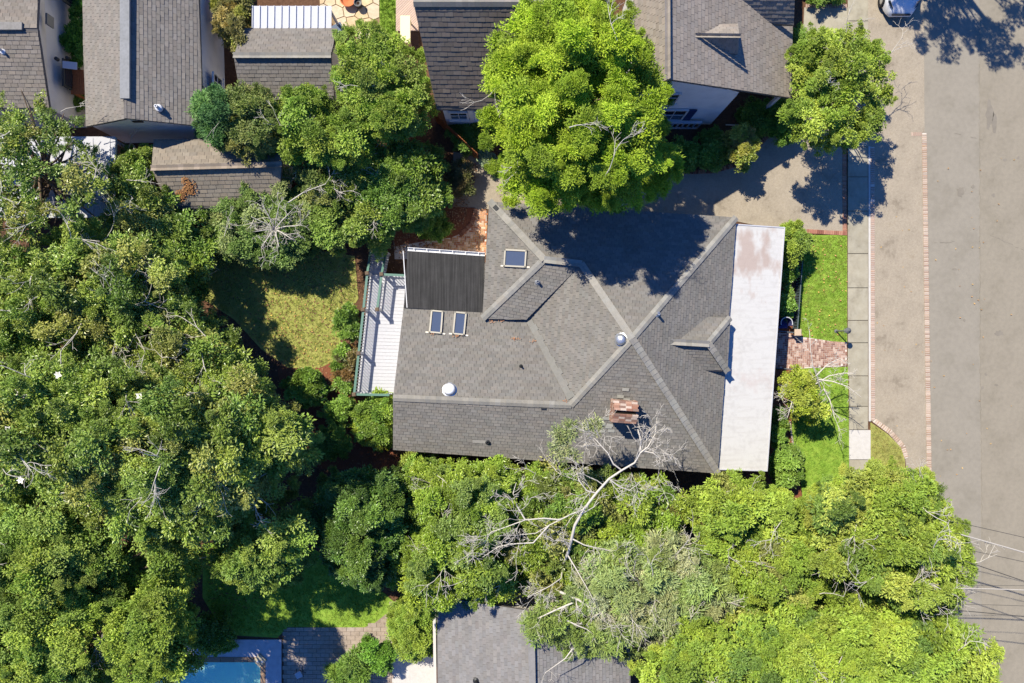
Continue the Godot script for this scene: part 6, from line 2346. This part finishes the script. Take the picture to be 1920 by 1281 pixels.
	var pot := thing("black_planter", "round black planter beside the terracotta bowl", "planter", at(674, 12))
	var pg2 := Geo.new()
	pg2.lathe(at(674, 12) + Vector3(0, 0.045, 0), [[0.15, 0.0], [0.2, 0.36], [0.21, 0.4], [0.17, 0.4], [0.16, 0.32], [0.0, 0.3]], 20)
	part(pot, "pot", pg2, M.black_pot)
	var soil := Geo.new()
	soil.lathe(at(674, 12) + Vector3(0, 0.35, 0), [[0.165, 0.0], [0.0, 0.01]], 16, lin(60, 46, 36))
	part(pot, "soil", soil, M.brick)
	var tb := thing("cream_table", "long cream table on the timber deck beside the dark roof", "table", at(763, 62))
	var tg := Geo.new()
	tg.block(Transform3D(Basis.IDENTITY, at(760, 55, 0.85)), Vector3(0.5, 0.06, 1.35), 0.015)
	part(tb, "tabletop", tg, M.cream_paint)
	for s in [[-1, -1], [1, -1], [-1, 1], [1, 1]]:
		var g := Geo.new()
		g.box(Transform3D(Basis.IDENTITY, at(760, 55, 0.85) * Vector3(1, 0, 1) + Vector3(s[0] * 0.19, 0.47, s[1] * 0.58)), Vector3(0.06, 0.7, 0.06))
		part(tb, "leg", g, M.cream_paint)
	var bin_t := thing("storage_bin", "dark blue-grey bin in the shade beside the shed", "bin", at(640, 70))
	var bing := Geo.new()
	bing.block(Transform3D(Basis(Vector3.UP, 0.5), at(640, 66) + Vector3(0, 0.4, 0)), Vector3(0.5, 0.75, 0.4), 0.04, lin(96, 110, 130))
	part(bin_t, "body", bing, M.brick)
	var lidg := Geo.new()
	lidg.block(Transform3D(Basis(Vector3.UP, 0.5), at(640, 66) + Vector3(0, 0.81, 0)), Vector3(0.54, 0.06, 0.44), 0.02, lin(110, 124, 144))
	part(bin_t, "lid", lidg, M.brick)
	# --- stool on the terrace
	var st := thing("garden_stool", "small white-topped folding stool on the paved terrace", "stool", at(565, 1258))
	var stg := Geo.new()
	stg.block(Transform3D(Basis(Vector3.UP, 0.5), at(565, 1258) + Vector3(0, 0.47, 0)), Vector3(0.32, 0.04, 0.3), 0.01)
	part(st, "seat", stg, M.white_paint)
	for s in [-1, 1]:
		var g := Geo.new()
		var x: Vector3 = Basis(Vector3.UP, 0.5) * Vector3(0.17, 0, 0) * s
		var z := Basis(Vector3.UP, 0.5) * Vector3(0, 0, 0.2)
		g.tube([at(565, 1258) + x - z + Vector3(0, 0.05, 0), at(565, 1258) + x + z + Vector3(0, 0.5, 0)], [0.014, 0.014], 5)
		g.tube([at(565, 1258) + x + z + Vector3(0, 0.05, 0), at(565, 1258) + x - z + Vector3(0, 0.5, 0)], [0.014, 0.014], 5)
		part(st, "leg", g, M.dark_metal)


func build_car() -> void:
	# pale silver hatchback parked nose to the south; z runs forward from the rear
	var base := at(1678, -43)
	var car := thing("parked_car", "pale silver car parked nose-in at the top of the verge", "car", Vector3(base.x, 0.036, base.z))
	var L := 4.4
	var W := 0.89
	var zs := []
	for k in 25:
		zs.append(-L / 2 + L * k / 24.0)
	# body up to the belt line
	var ring := func(z: float) -> Array:
		var t: float = absf(z) / (L / 2)
		var front: float = clampf((z - 0.9) / (L / 2 - 0.9), 0.0, 1.0)
		var rear: float = clampf((-z - 1.5) / (L / 2 - 1.5), 0.0, 1.0)
		var w: float = W * (1.0 - 0.4 * pow(front, 2.6) - 0.22 * pow(rear, 3.0))
		var top: float = 0.93 - 0.16 * front - 0.30 * pow(front, 6.0) - 0.12 * pow(rear, 4.0)
		var bot: float = 0.22 + 0.14 * pow(t, 8.0)
		var r := []
		for q in [[1.0, bot], [1.02, lerpf(bot, top, 0.35)], [1.0, lerpf(bot, top, 0.62)], [0.965, lerpf(bot, top, 0.86)], [0.88, lerpf(bot, top, 0.97)], [0.6, top + 0.02], [0.25, top + 0.045], [0.0, top + 0.05]]:
			r.append(Vector3(q[0] * w, q[1], z))
		return r
	var g := Geo.new()
	var prev := []
	for z in zs:
		var half: Array = ring.call(z)
		var full := []
		for p in half:
			full.append(p)
		for k in range(half.size() - 2, -1, -1):
			full.append(half[k] * Vector3(-1, 1, 1))
		if prev.size():
			for k in full.size() - 1:
				g.quad(prev[k], prev[k + 1], full[k + 1], full[k])
		prev = full
	# close nose and tail
	for z in [zs[0], zs[-1]]:
		var half: Array = ring.call(z)
		for k in half.size() - 1:
			var a: Vector3 = half[k]
			var b: Vector3 = half[k + 1]
			var e := 0.03 if z > 0 else -0.03
			g.quad(a, b, b * Vector3(-1, 1, 1), a * Vector3(-1, 1, 1))
	var body := MeshInstance3D.new()
	for i in range(0, g.v.size(), 3):
		var cc := (g.v[i] + g.v[i + 1] + g.v[i + 2]) / 3 - Vector3(0, 0.5, clampf((g.v[i].z), -1.4, 1.4))
		if cc.dot(g.n[i]) < 0:
			for q in 3:
				g.n[i + q] = -g.n[i + q]
	body.mesh = smooth(g)
	body.name = "body"
	body.material_override = M.car_paint
	car.add_child(body, true)
	# cabin: glass tapering to a painted roof
	var glass := Geo.new()
	var lo := [Vector3(0.76, 0.93, 0.95), Vector3(0.80, 0.93, -1.75)]
	var hi := [Vector3(0.60, 1.43, 0.1), Vector3(0.60, 1.40, -1.45)]
	var mir := Vector3(-1, 1, 1)
	glass.quad(lo[0], lo[1], hi[1], hi[0])
	glass.quad(lo[1] * mir, lo[0] * mir, hi[0] * mir, hi[1] * mir)
	glass.quad(lo[0] * mir, lo[0], hi[0], hi[0] * mir)
	glass.quad(lo[1], lo[1] * mir, hi[1] * mir, hi[1])
	var gm := MeshInstance3D.new()
	gm.name = "window_glass"
	gm.mesh = glass.mesh()
	gm.material_override = M.dark_glass
	car.add_child(gm, true)
	var rf := Geo.new()
	rf.block(Transform3D(Basis.IDENTITY, Vector3(0, 1.43, -0.67)), Vector3(1.24, 0.07, 1.62), 0.035)
	var rm := MeshInstance3D.new()
	rm.name = "roof"
	rm.mesh = rf.mesh()
	rm.material_override = M.car_paint
	car.add_child(rm, true)
	for s in [-1, 1]:
		for z in [1.35, -1.3]:
			var tg := Geo.new()
			var rgm := Geo.new()
			tg.lathe(Vector3.ZERO, [[0.2, -0.1], [0.31, -0.1], [0.33, -0.06], [0.33, 0.06], [0.31, 0.1], [0.2, 0.1]], 22)
			rgm.lathe(Vector3.ZERO, [[0.205, -0.08], [0.205, 0.07], [0.12, 0.09], [0.0, 0.09]], 14)
			var w := MeshInstance3D.new()
			w.name = "wheel"
			w.mesh = tg.mesh()
			w.material_override = M.tyre
			w.transform = Transform3D(Basis(Vector3.FORWARD, s * PI / 2), Vector3(s * 0.80, 0.33, z))
			car.add_child(w, true)
			var ri := MeshInstance3D.new()
			ri.name = "rim"
			ri.mesh = rgm.mesh()
			ri.material_override = M.galvanised
			w.add_child(ri, true)
		var hl := Geo.new()
		var pts := [Vector3(s * 0.50, 0.745, 2.035), Vector3(s * 0.68, 0.76, 1.86), Vector3(s * 0.80, 0.80, 1.58), Vector3(s * 0.70, 0.86, 1.62), Vector3(s * 0.58, 0.815, 1.9)]
		for k in range(1, pts.size() - 1):
			hl.tri(pts[0] + Vector3(0, 0.025, 0.01), pts[k] + Vector3(0, 0.025, 0.01), pts[k + 1] + Vector3(0, 0.025, 0.01))
		var hm := MeshInstance3D.new()
		hm.name = "headlight"
		hm.mesh = hl.mesh()
		hm.material_override = M.dark_glass
		car.add_child(hm, true)
		var mg := Geo.new()
		mg.block(Transform3D(Basis.IDENTITY, Vector3(s * 1.0, 0.98, 0.6)), Vector3(0.2, 0.14, 0.1), 0.03)
		var mo := MeshInstance3D.new()
		mo.name = "mirror"
		mo.mesh = mg.mesh()
		mo.material_override = M.car_paint
		car.add_child(mo, true)
	var gr := Geo.new()
	gr.box(Transform3D(Basis.IDENTITY, Vector3(0, 0.56, 2.19)), Vector3(0.9, 0.1, 0.05))
	var go := MeshInstance3D.new()
	go.name = "grille"
	go.mesh = gr.mesh()
	go.material_override = M.dark_metal
	car.add_child(go, true)


func smooth(g: Geo) -> ArrayMesh:
	var sum := {}
	for i in g.v.size():
		var k := g.v[i].snapped(Vector3.ONE * 0.002)
		sum[k] = sum.get(k, Vector3.ZERO) + g.n[i]
	for i in g.v.size():
		var s: Vector3 = sum[g.v[i].snapped(Vector3.ONE * 0.002)].normalized()
		if s.dot(g.n[i]) > 0.55:
			g.n[i] = s
	return g.mesh()


func build_cables() -> void:
	var post := func(u: float, v: float, label: String) -> void:
		var po := thing("utility_pole", label, "pole", at(u, v), "utility poles")
		var g := Geo.new()
		g.tube([at(u, v), at(u, v) + Vector3(0, 7.6, 0)], [0.15, 0.1], 10)
		part(po, "pole", g, M.bark)
		var cg := Geo.new()
		cg.box(Transform3D(Basis.IDENTITY, at(u, v) + Vector3(0, 7.2, 0)), Vector3(0.1, 0.12, 2.6))
		part(po, "crossarm", cg, M.wood)
	post.call(1545, 1000, "timber utility pole hidden inside the big street-side tree")
	post.call(2120, 1040, "timber utility pole across the street, outside the right edge")
	var k := 0
	for q in [[984, 1008, 0.012, "topmost thin cable crossing the street"], [1006, 1036, 0.03, "thick pale twisted cable crossing the street"], [1031, 1054, 0.012, "thin cable just below the twisted cable"], [1054, 1090, 0.018, "slanting dark cable crossing the street"], [1098, 1099, 0.008, "hair-thin level cable crossing the street"], [1103, 1107, 0.022, "pale level cable crossing the street"], [1133, 1137, 0.009, "thin cable second from the bottom"], [1146, 1157, 0.018, "lowest dark cable crossing the street"]]:
		var h := 6.6
		var a := at(1815, q[0], h)
		var b := at(1920, q[1], h)
		var d := b - a
		var s := a - d * 1.2
		var e := b + d * 1.6
		var c := thing("overhead_cable", q[3], "cable", Vector3(s.x, 0, s.z), "overhead cables")
		c.position = s
		var g := Geo.new()
		var pts := []
		var rad := []
		for i in 15:
			var t := i / 14.0
			pts.append(s.lerp(e, t) + Vector3(0, 1.2 * (t - 0.55) * (t - 0.55) - 0.03, 0))
			rad.append(q[2])
		g.tube(pts, rad, 6, lin(196, 190, 180) if "pale" in q[3] else lin(84, 82, 80))
		part(c, "wire", g, M.brick)
		k += 1
